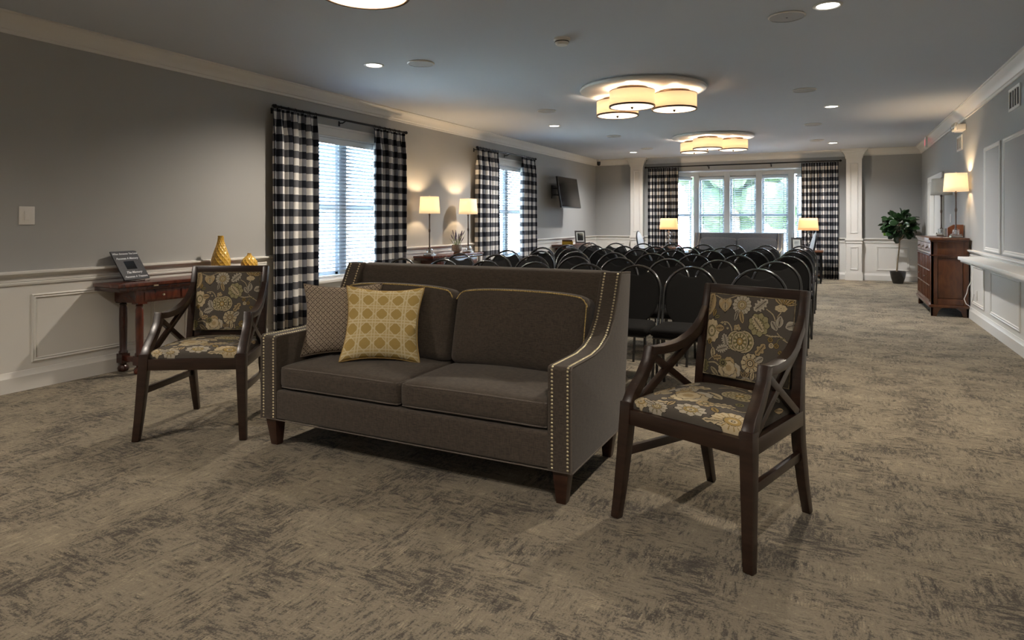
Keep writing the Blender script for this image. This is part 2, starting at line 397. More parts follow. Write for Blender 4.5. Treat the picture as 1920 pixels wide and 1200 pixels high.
struct(MB().box(XL-.3, XR+.3, YF-.3, YB+.2, H, H+.15).build('ceiling', M['ceil']))
wall_with_openings('wall_left', 'x', XL, -.16, YF, YB+.16, [W1, W2], M['wall'])
DR = (12.55, 14.15, 0, 1.95)
wall_with_openings('wall_right', 'x', XR, .16, YF, YB+.16, [], M['wall'])
wall_with_openings('wall_back', 'y', YB, .16, XL, XR, [BO], M['wall'])
wall_with_openings('wall_front', 'y', YF, -.16, XL-.16, XR+.16, [], M['wall'])
# bay: roof, low wall below the sills, posts
pts = [(-3.62, YB+.16), (-3.05, BAY), (-.87, BAY), (-.30, YB+.16)]
struct(MB().prism([(-3.62, YB+.16), (-.30, YB+.16), (-.80, BAY+.2), (-3.12, BAY+.2)], 2.40, 2.56, 'z').build('ceiling', M['white']))
def seg_wall(p, q, z0, z1, th, mb=None, inset=0):
    p = Vector(p); q = Vector(q); d = (q-p).normalized(); nn = Vector((-d.y, d.x))     # outward is left of p->q
    p = p + d*inset; q = q - d*inset
    mb = mb or MB()
    a, b, c_, e = p, q, q+nn*th, p+nn*th
    mb.prism([tuple(a), tuple(b), tuple(c_), tuple(e)], z0, z1, 'z'); return mb
bw = MB()
for i in range(3): seg_wall(pts[i], pts[i+1], 0, .45, .14, bw); seg_wall(pts[i], pts[i+1], 2.3, 2.42, .14, bw)
struct(bw.build('wall_bay', M['white']))

# wainscot skins, rails, baseboards, crown, panel mouldings
def run(name, prof, axis, at, a0, a1, sgn, m=None, ends=None):
    """profile of (out, z) along a wall; sgn = direction into the room"""
    poly = [(at + sgn*o, z) for o, z in prof]
    mb = MB().prism(poly, a0, a1, 'y' if axis == 'x' else 'x')
    return struct(mb.build(name, m or M['white'], smooth=30))
skin = [(0, .0), (.012, .0), (.012, .83), (0, .83)]
base = [(0, 0), (.032, 0), (.032, .105), (.024, .118), (.018, .145), (0, .15)]
rail = [(0, .775), (.022, .775), (.024, .79), (.018, .795), (.022, .80), (.022, .835), (.04, .846), (.052, .858), (.052, .872), (.0, .876)]
crown = [(0, 2.60), (.016, 2.60), (.018, 2.625), (.028, 2.632), (.04, 2.66), (.066, 2.692), (.098, 2.712), (.104, 2.722), (.12, 2.726), (.12, H), (0, H)]
runs = [('left', 'x', XL, YF, YB, 1, [(W1[0]-.09, W1[1]+.09), (W2[0]-.09, W2[1]+.09)]),
        ('right', 'x', XR, YF, YB, -1, [(12.45, 14.25)]),
        ('back', 'y', YB, XL, XR, -1, [(-3.62, -.30)]),
        ('front', 'y', YF, XL, XR, 1, [])]
tn = 0
for side, ax, at, a0, a1, sg, gaps in runs:
    full = [(a0, a1)]; cut = []; pos = a0
    for g0, g1 in gaps: cut.append((pos, g0)); pos = g1
    cut.append((pos, a1))
    bc = cut if side in ('right', 'back') else full
    for u0, u1 in bc: run('baseboard_'+side, base, ax, at, u0, u1, sg)
    for u0, u1 in (cut if side in ('right', 'back') else full):
        tn += 1; run(f'trim_{tn}', [(0, 0), (.012, 0), (.012, .5), (0, .5)] if 0 else [(0, 0), (.012, 0), (.012, .54), (0, .54)], ax, at, u0, u1, sg)
    for u0, u1 in cut:
        tn += 1; run(f'trim_{tn}', [(0, .54), (.012, .54), (.012, .80), (0, .80)], ax, at, u0, u1, sg)
        tn += 1; run(f'trim_{tn}', rail, ax, at, u0, u1, sg)
    tn += 1; run(f'trim_{tn}', crown, ax, at, a0, a1, sg)
def moulding(ax, at, sg, a0, a1, z0, z1, wd=.032, out=.012, infill=None):
    """picture-frame moulding: four mitred bars"""
    global tn
    tn += 1; mb = MB()
    def P(a, z, o):
        t = at + sg*(.012+o)
        return (t, a, z) if ax == 'x' else (a, t, z)
    rings = [(0, 0), (0, out*.6), (wd*.25, out), (wd*.55, out*.55), (wd*.8, out*.8), (wd, out*.3), (wd, 0)]
    vs = []; fs = []
    for ins, o in rings:
        vs += [P(a0+ins, z0+ins, o), P(a1-ins, z0+ins, o), P(a1-ins, z1-ins, o), P(a0+ins, z1-ins, o)]
    for i in range(len(rings)-1):
        for k in range(4): fs.append((i*4+k, i*4+(k+1) % 4, (i+1)*4+(k+1) % 4, (i+1)*4+k))
    mb.add(vs, fs); o = struct(mb.build(f'trim_{tn}', M['white']))
    return o
for a0, a1 in [(1.75, 2.45), (2.755, 3.73), (4.03, 5.0), (7.55, 8.45), (8.7, 9.5), (11.95, 12.85), (13.1, 14.0), (14.25, 15.2)]:
    moulding('x', XL, 1, a0, a1, .195, .70)
for a0, a1 in [(-5.05, -4.62), (.753, 1.342)]: moulding('y', YB, -1, a0, a1, .21, .71)
for a0, a1 in [(5.8, 7.2), (7.55, 8.87), (9.2, 9.93), (14.40, 15.2)]: moulding('x', XR, -1, a0, a1, .20, .70, .04)
for a0, a1 in [(6.6, 7.2), (7.3, 8.27), (8.42, 9.22)]: moulding('x', XR+.012, -1, a0, a1, .897, 2.09, .045, .02)
for a0, a1 in [(6.6, 7.2), (7.3, 8.27), (8.42, 9.22)]:
    tn += 1; struct(MB().box(XR-.006, XR, a0+.04, a1-.04, .937, 2.05).build(f'trim_{tn}', M['caulk']))

# pilasters framing the bay
for px0, px1 in [(-4.43, -4.13), (.195, .485)]:
    tn += 1; mb = MB(); y0 = YB-.16
    mb.box(px0, px1, y0, YB, 0, 2.6)
    mb.box(px0-.02, px1+.02, y0-.02, YB, 0, .14); mb.box(px0-.012, px1+.012, y0-.012, YB, .14, .16)
    mb.box(px0-.02, px1+.02, y0-.02, YB, .83, .87); mb.box(px0-.012, px1+.012, y0-.012, YB, .775, .80)
    for i in range(7):      # flared capital
        z = 2.54+i*.0286; e = .015 + .10*(i/6)**1.6
        mb.box(px0-e, px1+e, y0-e, YB, z, z+.0287)
    struct(mb.build(f'trim_{tn}', M['white']))
    moulding('y', YB-.148, -1, px0+.07, px1-.07, .22, .70, .025, .014)
    moulding('y', YB-.148, -1, px0+.07, px1-.07, .98, 2.44, .025, .014)

# ------------------------------------------------------------------ windows and blinds
def make_window(n, W, xin):
    y0, y1, z0, z1 = W
    xo = xin-.16
    mb = MB()     # jamb lining
    mb.box(xo, xin, y0, y0+.02, z0, z1); mb.box(xo, xin, y1-.02, y1, z0, z1); mb.box(xo, xin, y0, y1, z1-.02, z1); mb.box(xo, xin, y0, y1, z0, z0+.02)
    w_ = struct(mb.build(f'window_{n}', M['vinyl']))
    cs = MB()
    for a, b in ((y0-.09, y0+.005), (y1-.005, y1+.09)): cs.box(xin, xin+.02, a, b, z0-.02, z1+.09)
    cs.box(xin, xin+.022, y0-.09, y1+.09, z1-.003, z1+.09); cs.box(xin, xin+.035, y0-.11, y1+.11, z1+.09, z1+.115)
    cs.build('window_casing', M['white'], w_, bevel=.004)
    MB().box(xin-.02, xin+.06, y0-.12, y1+.12, z0-.03, z0).merge(MB().box(xin, xin+.018, y0-.10, y1+.10, z0-.11, z0-.03)).build('window_sill', M['white'], w_, bevel=.004)
    ym = (y0+y1)/2
    fr = MB().box(xo+.02, xo+.09, ym-.055, ym+.055, z0+.02, z1-.02)
    for a, b in ((y0+.02, ym-.055), (ym+.055, y1-.02)):
        fr.box(xo+.03, xo+.07, a, a+.05, z0+.02, z1-.02); fr.box(xo+.03, xo+.07, b-.05, b, z0+.02, z1-.02)
        fr.box(xo+.03, xo+.07, a, b, z1-.07, z1-.02); fr.box(xo+.03, xo+.07, a, b, z0+.02, z0+.08)
        fr.box(xo+.025, xo+.075, a, b, (z0+z1)/2-.025, (z0+z1)/2+.025)
    fr.build('sash', M['vinyl'], w_)
    for a, b in ((y0+.02, ym-.055), (ym+.055, y1-.02)):
        for c, d in ((z0+.08, (z0+z1)/2-.025), ((z0+z1)/2+.025, z1-.07)):
            MB().box(xo+.048, xo+.052, a+.05, b-.05, c, d).build('pane', M['glass'], w_)
    return w_
make_window(1, W1, XL); make_window(2, W2, XL)

def make_blind(length, top, bottom, tilt, label, loc, rz, group):
    """horizontal slat blind; local x along its length, +y into the room; the first slat is copied for the others"""
    t = thing('window_blind', label, 'blind', loc, rz, group)
    MB().box(-length/2, length/2, -.03, .03, top-.055, top).merge(MB().box(-length/2, length/2, .03, .036, top-.07, top)).build('headrail', M['vinyl'], t, bevel=.003)
    mb = MB(); pr = []
    for k in range(5): u = -1+k/2; pr.append((u*.0245, .004*(1-u*u)))
    mb.prism(pr + [(p, q-.0025) for p, q in pr[::-1]], -length/2+.004, length/2-.004, 'x')
    s0 = mb.build('slat', M['slat'], t, smooth=40)
    n = int((top-.08-bottom)/.044); s0.rotation_euler = (tilt, 0, 0); s0.location = (0, 0, top-.09)
    for k in range(1, n): again(s0, t, (0, 0, top-.09-k*.044), (tilt+random.uniform(-.03, .03), 0, 0))
    MB().box(-length/2+.002, length/2-.002, -.025, .025, bottom, bottom+.02).build('bottom_rail', M['vinyl'], t, bevel=.003)
    for q in (-length*.34, 0 if length > 1 else None, length*.34):
        if q is not None: MB().box(q-.004, q+.004, -.027, -.0255, bottom, top-.05).merge(MB().box(q-.004, q+.004, .0255, .027, bottom, top-.05)).build('ladder_tape', M['vinyl'], t)
    MB().tube([(-length/2+.08, .04, top-.06), (-length/2+.08, .045, top-.7)], .004, 6).build('tilt_wand', M['vinyl'], t)
    return t
bl_g = 'white slat blinds in the windows'
make_blind(1.46, 2.225, .575, R(22), 'white slat blind in the large left-wall window nearest the dark sofa', (XL-.035, 6.26, 0), R(-90), bl_g)
make_blind(1.42, 2.225, .575, R(16), 'white slat blind in the farther left-wall window, bright with daylight', (XL-.035, 10.72, 0), R(-90), bl_g)

# bay windows: three in the middle, one angled each side
def bay_unit(n, p, q, label):
    p = Vector(p); q = Vector(q); d = (q-p); ln = d.length; ang = math.atan2(d.y, d.x); c = (p+q)/2
    e = bpy.data.objects.new(f'window_{n}', None); C.objects.link(e); e.location = (c.x, c.y, 0); e.rotation_euler = (0, 0, ang); e['kind'] = 'structure'
    hw = ln/2; fr = MB(); z0, z1 = .45, 2.30
    for a, b in ((-hw, -hw+.045), (hw-.045, hw)): fr.box(a, b, .05, .10, z0, z1)
    fr.box(-hw, hw, .05, .10, z1-.06, z1); fr.box(-hw, hw, .05, .10, z0, z0+.06); fr.box(-hw, hw, .045, .105, 1.34, 1.39)
    fr.build('sash', M['vinyl'], e)
    for a, b in ((z0+.06, 1.34), (1.39, z1-.06)): MB().box(-hw+.045, hw-.045, .073, .077, a, b).build('pane', M['glass'], e)
    MB().box(-hw-.05, hw+.05, -.04, .06, z0-.02, z0+.012).build('window_sill', M['white'], e)
    bl = make_blind(ln-.02, 2.28, .48, R(17), label, (c.x, c.y, 0), ang, bl_g)
    bl.location = (c.x - math.sin(ang)*.012, c.y + math.cos(ang)*.012, 0); bl.rotation_euler = (0, 0, ang)
bay_unit(3, (-2.95, BAY), (-2.37, BAY), 'white slat blind in the left one of the three middle bay panes')
bay_unit(4, (-2.24, BAY), (-1.66, BAY), 'white slat blind in the central pane of the bay window')
bay_unit(5, (-1.53, BAY), (-.97, BAY), 'white slat blind in the right one of the three middle bay panes')
bay_unit(6, (-3.50, 15.78), (-3.10, 16.06), 'white slat blind in the angled left end of the bay')
bay_unit(7, (-.82, 16.06), (-.42, 15.78), 'white slat blind in the angled right end of the bay')
for a, b in ((-3.08, -2.95), (-2.37, -2.24), (-1.66, -1.53), (-.97, -.84)):
    tn += 1; struct(MB().box(a, b, BAY-.03, BAY+.11, .43, 2.40).build(f'trim_{tn}', M['white'], bevel=.004))
for a in ((-3.62, 15.66, -3.52, 15.80), (-.40, 15.66, -.30, 15.80)):
    tn += 1; struct(MB().box(a[0], a[2], a[1], a[3], .43, 2.40).build(f'trim_{tn}', M['white']))

# ------------------------------------------------------------------ outdoors seen through the blinds
struct(MB().box(-60, 40, -30, 80, -.55, -.5).build('ground', M['pale_ground']))
struct(MB().box(-30, 30, 20, 34, -.5, -.48).build('ground', M['asphalt']))
def tree(x, y, h, r, label):
    t = thing('tree', label, 'tree', (x, y, -.5), 0, 'trees outside the windows')
    MB().tube([(0, 0, 0), (.1, 0, h*.3), (0, .1, h*.6)], [.22, .17, .1], 8).build('trunk', M['bark'], t)
    mb = MB()
    for k in range(26):
        a = random.uniform(0, 2*PI); q = random.uniform(0, 1)**.5*r; z = h*.6 + random.uniform(-.35, .45)*h*.75
        rr = random.uniform(.28, .5)*r; c = Vector((q*math.cos(a), q*math.sin(a), z))
        prof = [(0.01, -rr), (rr*.7, -rr*.7), (rr, 0), (rr*.7, rr*.7), (0.01, rr)]
        m2 = MB().lathe(prof, 7); m2.xf(Matrix.Translation(c) @ Euler((random.uniform(0, 3), random.uniform(0, 3), 0)).to_matrix().to_4x4()); mb.merge(m2)
    mb.build('crown', M['tree'], t)
for x, y, h, r, l in [(-10.6, 33, 5.5, 2.4, 'green tree far outside, left of the bay window view'), (-4.4, 33, 5.5, 2.4, 'green tree far outside behind the bay window, left of centre'),
                  (.9, 31, 5.0, 2.0, 'green tree far outside behind the bay window, right of centre')]: tree(x, y, h, r, l)
def car(x, y, m, label):
    t = thing('car', label, 'car', (x, y, -.48), 0, 'cars parked outside')
    body = [(-2.1, .3), (-2.1, .75), (-1.5, .85), (-.9, 1.35), (.7, 1.38), (1.4, .9), (2.05, .8), (2.1, .3)]
    MB().prism(body, -.85, .85, 'y').build('body', m, t, bevel=.06)
    MB().prism([(-1.35, .88), (-.85, 1.28), (.62, 1.3), (1.2, .9)], -.86, .86, 'y').build('window', M['bezel'], t)
    for wx in (-1.3, 1.3):
        for wy in (-.78, .78):
            wm = MB().lathe([(.32, -.1), (.33, 0), (.32, .1)], 16); wm.xf(Matrix.Translation((wx, wy, .32)) @ Matrix.Rotation(R(90), 4, 'X')); wm.build('wheel', M['tyre'], t)
car(-7.2, 25, M['carred'], 'red car parked outside, left of the bay window')
car(-2.3, 27, M['carwhite'], 'silver car parked outside beyond the bay window')

# ------------------------------------------------------------------ sofas
def arm_profile(): return [(0, .15), (0, .60), (.012, .612), (.30, .612), (.42, .628), (.52, .665), (.60, .735), (.66, .83), (.71, .93), (.735, .972), (.90, .962), (.905, .95), (.77, .15)]
def make_sofa(label, fab, loc, rz, trim, group):
    t = thing('sofa', label, 'sofa', loc, rz, group)
    W = .925; A = .115
    # arms with a slim wing sweeping up to the back
    for s in (-1, 1):
        a, b = (s*W, s*(W-A)) if s > 0 else (s*(W-A), s*W)
        a, b = min(a, b), max(a, b)
        o = MB().prism(arm_profile(), a, b, 'x').build('arm', fab, t, bevel=.012, seg=3)
        # welt along the outer front edge
        pp = [(s*(W-.002), y, z) for y, z in arm_profile()[:11]]
        MB().tube(pp, .004, 6).build('piping', M['piping'], o)
    MB().box(-W+A-.01, W-A+.01, .004, .72, .155, .315).build('base_rail', fab, t, bevel=.015, seg=3)
    MB().tube([(-W, .003, .153), (W, .003, .153)], .0035, 6).merge(MB().tube([(W, 0, .153), (W, .77, .153)], .0045, 6)).merge(MB().tube([(-W, 0, .153), (-W, .77, .153)], .0045, 6)).build('piping', M['piping'], t)
    # back slab
    back = [(.60, .20), (.63, .45), (.735, .93), (.76, .965), (.80, .975), (.88, .965), (.90, .95), (.765, .155), (.60, .155)]
    MB().prism(back, -W+A-.012, W-A+.012, 'x').build('back', fab, t, bevel=.018, seg=3)
    MB().tube([(-W+.01, .895, .957), (W-.01, .895, .957)], .004, 6).build('piping', M['piping'], t)
    cw = (2*W-2*A)/2
    for s in (-1, 1):
        # seat cushion
        mb = rounded_box(cw-.006, .62, .125, .03, 14, crown=.030, crown_y=.008)
        o = mb.build('seat_cushion', fab, t, smooth=80); o.location = (s*cw/2, .325, .385)
        hx, hy = (cw-.006)/2-.004, .305
        for z in (.045, -.05):
            loop = []
            for k in range(40):
                u = k/40*4; e = int(u); f = (u-e)*2-1
                p = [(f, -1), (1, f), (-f, 1), (-1, -f)][e]
                x, y = p[0]*hx, p[1]*hy
                # round the corners
                r = .03; cx = max(-hx+r, min(hx-r, x)); cy = max(-hy+r, min(hy-r, y)); d = Vector((x-cx, y-cy))
                if d.length > r: d = d.normalized()*r; x, y = cx+d.x, cy+d.y
                loop.append((x, y-.001, z*1.1+.004*(1-(x/hx)**2)))
            MB().tube(loop, .0042, 6, closed=True).build('piping', M['piping'], o)
        # back cushion leaning on the slab
        def puff(p, ux, uy, uz): p.z += (.014*(1-ux*ux) - .016*ux**6)*(1 if uz > 0 else 0); return p
        mb = rounded_box(cw-.012, .155, .42, .045, 14, crown_y=.042, puff=puff)
        o = mb.build('back_cushion', fab, t, smooth=80); o.location = (s*cw/2, .585, .645); o.rotation_euler = (R(-13), 0, 0)
        hx = (cw-.012)/2
        pth = []
        for k in range(41):
            u = -1+2*k/40; x = u*(hx-.006); z = .21+.014*(1-u*u) - .016*u**6 - .035*max(0, abs(u)-.93)/.07; pth.append((x, -.069-.006*(1-u*u), z-.014))
        if trim and s > 0:
            pth += [(hx-.012, -.069, .18-.02*k) for k in range(1, 16)]
        n = MB()
        if trim:    # two-colour twisted cord
            L_ = 0; dense = []
            for a, b in zip(pth[:-1], pth[1:]):
                for j in range(4): dense.append(Vector(a).lerp(Vector(b), j/4))
            for ph in (0, PI):
                tw = [(p.x, p.y+.0024*math.cos(i*1.1+ph), p.z+.0024*math.sin(i*1.1+ph)) for i, p in enumerate(dense)]
                n.tube(tw, .0024, 5)
        else: n.tube(pth, .004, 6)
        n.build('cord_trim', M['cord'] if trim else M['piping'], o)
    for lx, ly in ((-.865, .05), (.865, .05), (-.865, .70), (.865, .70)):
        MB().taper((lx*.995, ly+(.006 if ly < .3 else -.006), 0), (.045, .045), (lx, ly, .152), (.075, .075)).build('leg', M['legwood'], t, bevel=.003)
    # nailheads in double rows
    mb = MB(); prof = [Vector((0, *p)) for p in [(0, .165), (0, .60), (.012, .612), (.30, .612), (.42, .628), (.52, .665), (.60, .735), (.66, .83), (.71, .93), (.73, .965)]]
    pts_ = []; carry = 0; step = .0165
    for a, b in zip(prof[:-1], prof[1:]):
        d = b-a; ln = d.length; u = d/ln; nrm = Vector((0, -u.z, u.y)); pos = carry
        while pos < ln: pts_.append((a+u*pos, nrm)); pos += step
        carry = pos-ln
    for p, nrm in pts_:
        for s in (-1, 1):
            for x in (W-.02, W-A+.022):
                c = p + Vector((s*x, 0, 0)); e = Vector((1, 0, 0)); f = nrm.cross(e); vs = []
                for r_, h_ in ((.0062, 0), (.0045, .0032)):
                    for k in range(6): g = PI*k/3; vs.append(c + e*math.cos(g)*r_ + f*math.sin(g)*r_ + nrm*h_)
                vs.append(c+nrm*.0045)
                mb.add(vs, [(k, (k+1) % 6, 6+(k+1) % 6, 6+k) for k in range(6)] + [(6+k, 6+(k+1) % 6, 12) for k in range(6)])
    o = mb.build('nailhead_trim', M['gold'], t, smooth=70); o['kind'] = 'stuff'
    return t
make_sofa('dark brown-grey two-seat sofa with brass nailheads between the two floral armchairs', M['sofa'], (-1.945, 2.635, 0), 0, True, 'nailhead sofas')
make_sofa('two-seat sofa tinted grey for cool daylight, far end in front of the bay window', M['sofa2'], (-1.93, 14.35, 0), 0, False, 'nailhead sofas')

# ------------------------------------------------------------------ printed fabrics (vertex-painted grids)
CREAM = np.array((.52, .43, .28)); TAN = np.array((.40, .30, .165)); OLIVE = np.array((.20, .175, .085)); INK = np.array((.034, .029, .025)); PALE = np.array((.43, .385, .31)); GOLD = np.array((.36, .25, .09))
GROUND = np.array((.098, .087, .074))
class Paint:
    """flat print evaluated on a grid, coordinates in metres"""
    def __init__(s, X, Y, ground): s.X, s.Y = X, Y; s.c = np.empty(X.shape+(3,)); s.c[:] = ground
    def put(s, mask, col): s.c[mask] = col
    def pol(s, cx, cy, sx=1, sy=1, rot=0):
        dx, dy = s.X-cx, s.Y-cy; c, n = math.cos(rot), math.sin(rot); a, b = (dx*c+dy*n)/sx, (-dx*n+dy*c)/sy
        return np.hypot(a, b), np.arctan2(b, a), a, b
    def flower(s, cx, cy, R0, n=12, cols=(PALE, OLIVE, CREAM, TAN), wob=.06, sx=1, sy=1, rot=0):
        r, t, a, b = s.pol(cx, cy, sx, sy, rot); rr = r/(R0*(1+wob*np.cos(n*t)))
        s.put(rr < 1.06, INK); s.put(rr < 1, cols[0]); s.put((rr < .93) & (np.cos(n*t) < -.82) & (rr > .55), cols[1]*.8)
        s.put(rr < .52, INK); s.put(rr < .48, cols[3]); s.put(rr < .36, cols[1]); s.put(rr < .26, cols[2]); s.put(rr < .13, INK); s.put(rr < .07, cols[2])
    def leaf(s, cx, cy, L, Wd, rot, col=CREAM, vein=INK, lobes=0):
        r, t, a, b = s.pol(cx, cy, 1, 1, rot); u = a/L
        w = Wd*np.clip(1-u*u, 0, 1)**.8*(1+.25*(u < 0)*0)
        if lobes: w = w*(1+.28*np.cos(u*lobes*PI))
        s.put((np.abs(b) < w+.0022) & (np.abs(u) < 1.04), INK); s.put((np.abs(b) < w) & (np.abs(u) < 1), col)
        s.put((np.abs(b) < w*.5) & (np.abs(u) < .72), col*.72); s.put((np.abs(b) < .0013) & (np.abs(u) < .8), vein)
    def heart(s, cx, cy, R0, rot=0):
        r, t, a, b = s.pol(cx, cy, R0, R0, rot); f = (a*a+b*b-.75)**3 - a*a*b**3*1.4
        s.put(f < .03, INK); s.put(f < 0, TAN); s.put((f < -.12), CREAM*.8)
        s.put((np.abs(a) < .05) & (f < -.05), INK); s.put((np.abs(np.abs(a)-.35-.1*np.cos(b*6)) < .04) & (f < -.08), TAN*.6)
    def curve(s, P, w, col):
        P = np.array(P, float); T = []
        for i in range(len(P)-1):
            p0, p1, p2, p3 = P[max(i-1, 0)], P[i], P[i+1], P[min(i+2, len(P)-1)]
            for k in range(7):
                t = k/7; T.append(.5*((2*p1)+(p2-p0)*t+(2*p0-5*p1+4*p2-p3)*t*t+(3*p1-p0-3*p2+p3)*t**3))
        T.append(P[-1]); d = np.full(s.X.shape, 9.)
        for p, q in zip(T[:-1], T[1:]):
            v = q-p; L2 = v@v+1e-12; h = np.clip(((s.X-p[0])*v[0]+(s.Y-p[1])*v[1])/L2, 0, 1); d = np.minimum(d, np.hypot(s.X-p[0]-h*v[0], s.Y-p[1]-h*v[1]))
        s.put(d < w+.001, INK); s.put(d < w, col)
    def dot(s, cx, cy, r, col, ring=INK):
        d = np.hypot(s.X-cx, s.Y-cy); s.put(d < r+.0015, INK); s.put(d < r, col); s.put(d < r*.55, ring); s.put(d < r*.3, col)
    def bloom(s, cx, cy, r0, rot=0):
        for k, (dx, dy, q) in enumerate(((-.45, -.1, .62), (.45, -.15, .62), (0, -.45, .62), (.05, .5, .5), (-.05, .05, .6))):
            c, n = math.cos(rot), math.sin(rot); x, y = cx+r0*(dx*c-dy*n), cy+r0*(dx*n+dy*c)
            r, t, a, b = s.pol(x, y); rr = r/(r0*q*(1+.05*np.cos(9*t))); s.put(rr < 1.05, INK); s.put(rr < .98, (CREAM, PALE, CREAM*.9, TAN, CREAM)[k]); s.put(rr < .45, (CREAM*.75, TAN, PALE, GOLD*.8, TAN)[k])
    def paisley(s, cx, cy, r0):
        for sx, rr0 in ((1, 1), (-1, .92)):
            r, t, a, b = s.pol(cx+sx*r0*.28, cy-.04*r0); k = r/(r0*.78*rr0)
            s.put(k < 1.06, INK); s.put(k < 1, CREAM*.85); s.put(k < .87, OLIVE); s.put((k < .8) & (np.cos(t*11) > 0) & (k > .6), CREAM); s.put(k < .55, INK*1.4)
        r, t, a, b = s.pol(cx, cy-.05*r0, 1, 1.15); k = r/(r0*.62)
        s.put(k < 1.05, INK); s.put(k < 1, CREAM*.8); s.put(k < .86, OLIVE*.9); s.put((k < .78) & (np.cos(t*10) > .1), CREAM); s.put(k < .42, INK); s.put(k < .36, GOLD); s.put(k < .16, CREAM)
def paint_back(p, W, Hh):
    """motif map of the chair back; px, py are read off the panel (0..1 from the lower left)"""
    U = lambda u: (u-.5)*W; V = lambda v: (v-.5)*Hh
    def cv(pts, w=.0022, col=CREAM*.8): p.curve([(U(a), V(b)) for a, b in pts], w, col)
    cv([(.08, .97), (.2, .93), (.33, .98), (.45, 1.0)]); cv([(.70, .86), (.78, .80), (.82, .70)]); cv([(.86, .84), (.83, .78), (.84, .72)])
    cv([(.66, .59), (.76, .555), (.88, .56), (.98, .48)], .003); cv([(.84, .60), (.90, .54), (.97, .50)]); cv([(.84, .47), (.86, .53), (.92, .55)], .0018, OLIVE)
    cv([(.18, .64), (.26, .655), (.32, .58), (.335, .44)], .0025); cv([(.10, .72), (.08, .66), (.06, .60)], .0015, INK)
    cv([(.50, .30), (.54, .26), (.57, .20)]); cv([(.64, .10), (.65, .03)]); cv([(.06, .14), (.15, .155), (.22, .10), (.24, .0)], .003)
    cv([(.07, .17), (.12, .24), (.10, .32), (.08, .38)], .0018); cv([(.22, .36), (.28, .35), (.34, .345)], .0018)
    p.leaf(U(.03), V(.86), .055, .026, 1.45, TAN); p.heart(U(.215), V(.845), .031, 0.1)
    p.flower(U(.415), V(.88), .043, 14); p.leaf(U(.36), V(.745), .025, .009, 1.35, PALE*.7); p.leaf(U(.425), V(.735), .028, .011, 1.85, TAN)
    p.leaf(U(.63), V(.90), .04, .022, .75, PALE, lobes=5)
    for k in range(7): p.leaf(U(.87)+.030*math.cos(.15+k*.38), V(.935)+.022*math.sin(.15+k*.38), .028, .008, .15+k*.38, GOLD if k % 2 else TAN)
    p.flower(U(.855), V(.885), .022, 7, (CREAM, CREAM, CREAM, CREAM), .05, 1.2, .7)
    p.flower(U(.63), V(.67), .046, 9, (OLIVE*1.3+.04, OLIVE, CREAM, OLIVE), .08, 1, 1.05); p.leaf(U(.62), V(.675), .042, .017, 2.3, CREAM, lobes=7)
    p.leaf(U(.80), V(.68), .024, .014, 2.2, PALE*.9); p.leaf(U(.855), V(.73), .026, .016, 1.5, PALE*.9); p.leaf(U(.975), V(.70), .024, .02, .4, PALE)
    p.leaf(U(.09), V(.755), .018, .009, 1.3, GOLD*.8); p.leaf(U(.13), V(.71), .014, .008, .4, OLIVE)
    p.flower(U(.075), V(.53), .046, 12, (CREAM, CREAM, CREAM, OLIVE), .05, .85, 1.15); p.leaf(U(.175), V(.575), .022, .016, .1, TAN)
    for k in range(4): p.dot(U(.20+.035*k), V(.645-.03*k*(k*.5)), .0055, CREAM*.85, OLIVE)
    p.flower(U(.385), V(.60), .016, 5, (TAN, CREAM, CREAM, OLIVE), .14); p.paisley(U(.43), V(.455), .062)
    p.leaf(U(.255), V(.44), .030, .016, 1.9, PALE, lobes=6); p.leaf(U(.225), V(.335), .032, .017, .35, PALE, lobes=6)
    p.flower(U(.57), V(.21), .042, 10, (CREAM*.9, INK, CREAM, TAN), .05)
    p.leaf(U(.67), V(.385), .034, .016, .95, TAN, lobes=3); p.leaf(U(.67), V(.27), .02, .014, .6, PALE); p.leaf(U(.845), V(.25), .026, .014, 1.0, CREAM, lobes=3)
    for k, (a, b) in enumerate(((.77, .515), (.785, .45), (.84, .455))): p.dot(U(a), V(b), .011, (GOLD*.7, CREAM, GOLD*.7)[k])
    p.bloom(U(.33), V(.11), .052, .2); p.flower(U(.25), V(.165), .018, 9, (OLIVE, INK, OLIVE, INK), .1)
    p.leaf(U(.06), V(.40), .014, .01, 1.4, GOLD); p.leaf(U(.115), V(.27), .024, .012, 1.7, CREAM); p.leaf(U(.175), V(.22), .022, .013, .2, TAN, lobes=3)
    p.leaf(U(.15), V(.05), .026, .012, 2.4, CREAM*.8); p.leaf(U(.03), V(.10), .03, .016, 1.57, OLIVE, lobes=4)
    for a, b, r_ in ((.93, .35, .4), (.97, .40, 1.2), (.90, .37, 2.4), (.95, .30, 2.8)): p.leaf(U(a), V(b), .018, .011, r_, GOLD*.7, lobes=3)
    for a, b in ((.93, .34), (.96, .37), (.94, .30)): p.dot(U(a), V(b), .006, GOLD, CREAM)
    p.leaf(U(.60), V(.07), .020, .010, 1.4, CREAM); p.leaf(U(.69), V(.04), .014, .009, .2, OLIVE); p.flower(U(.76), V(.10), .02, 8, (GOLD*.7, INK, CREAM, OLIVE), .1)
    for a in (-.6, 0, .6): p.leaf(U(.515)+.02*math.sin(a), V(.04)+.012*math.cos(a), .017, .006, PI/2-a, TAN)
    p.flower(U(.53), V(.01), .018, 6, (PALE*.8, OLIVE, PALE, TAN), .05, 1.3, .7)
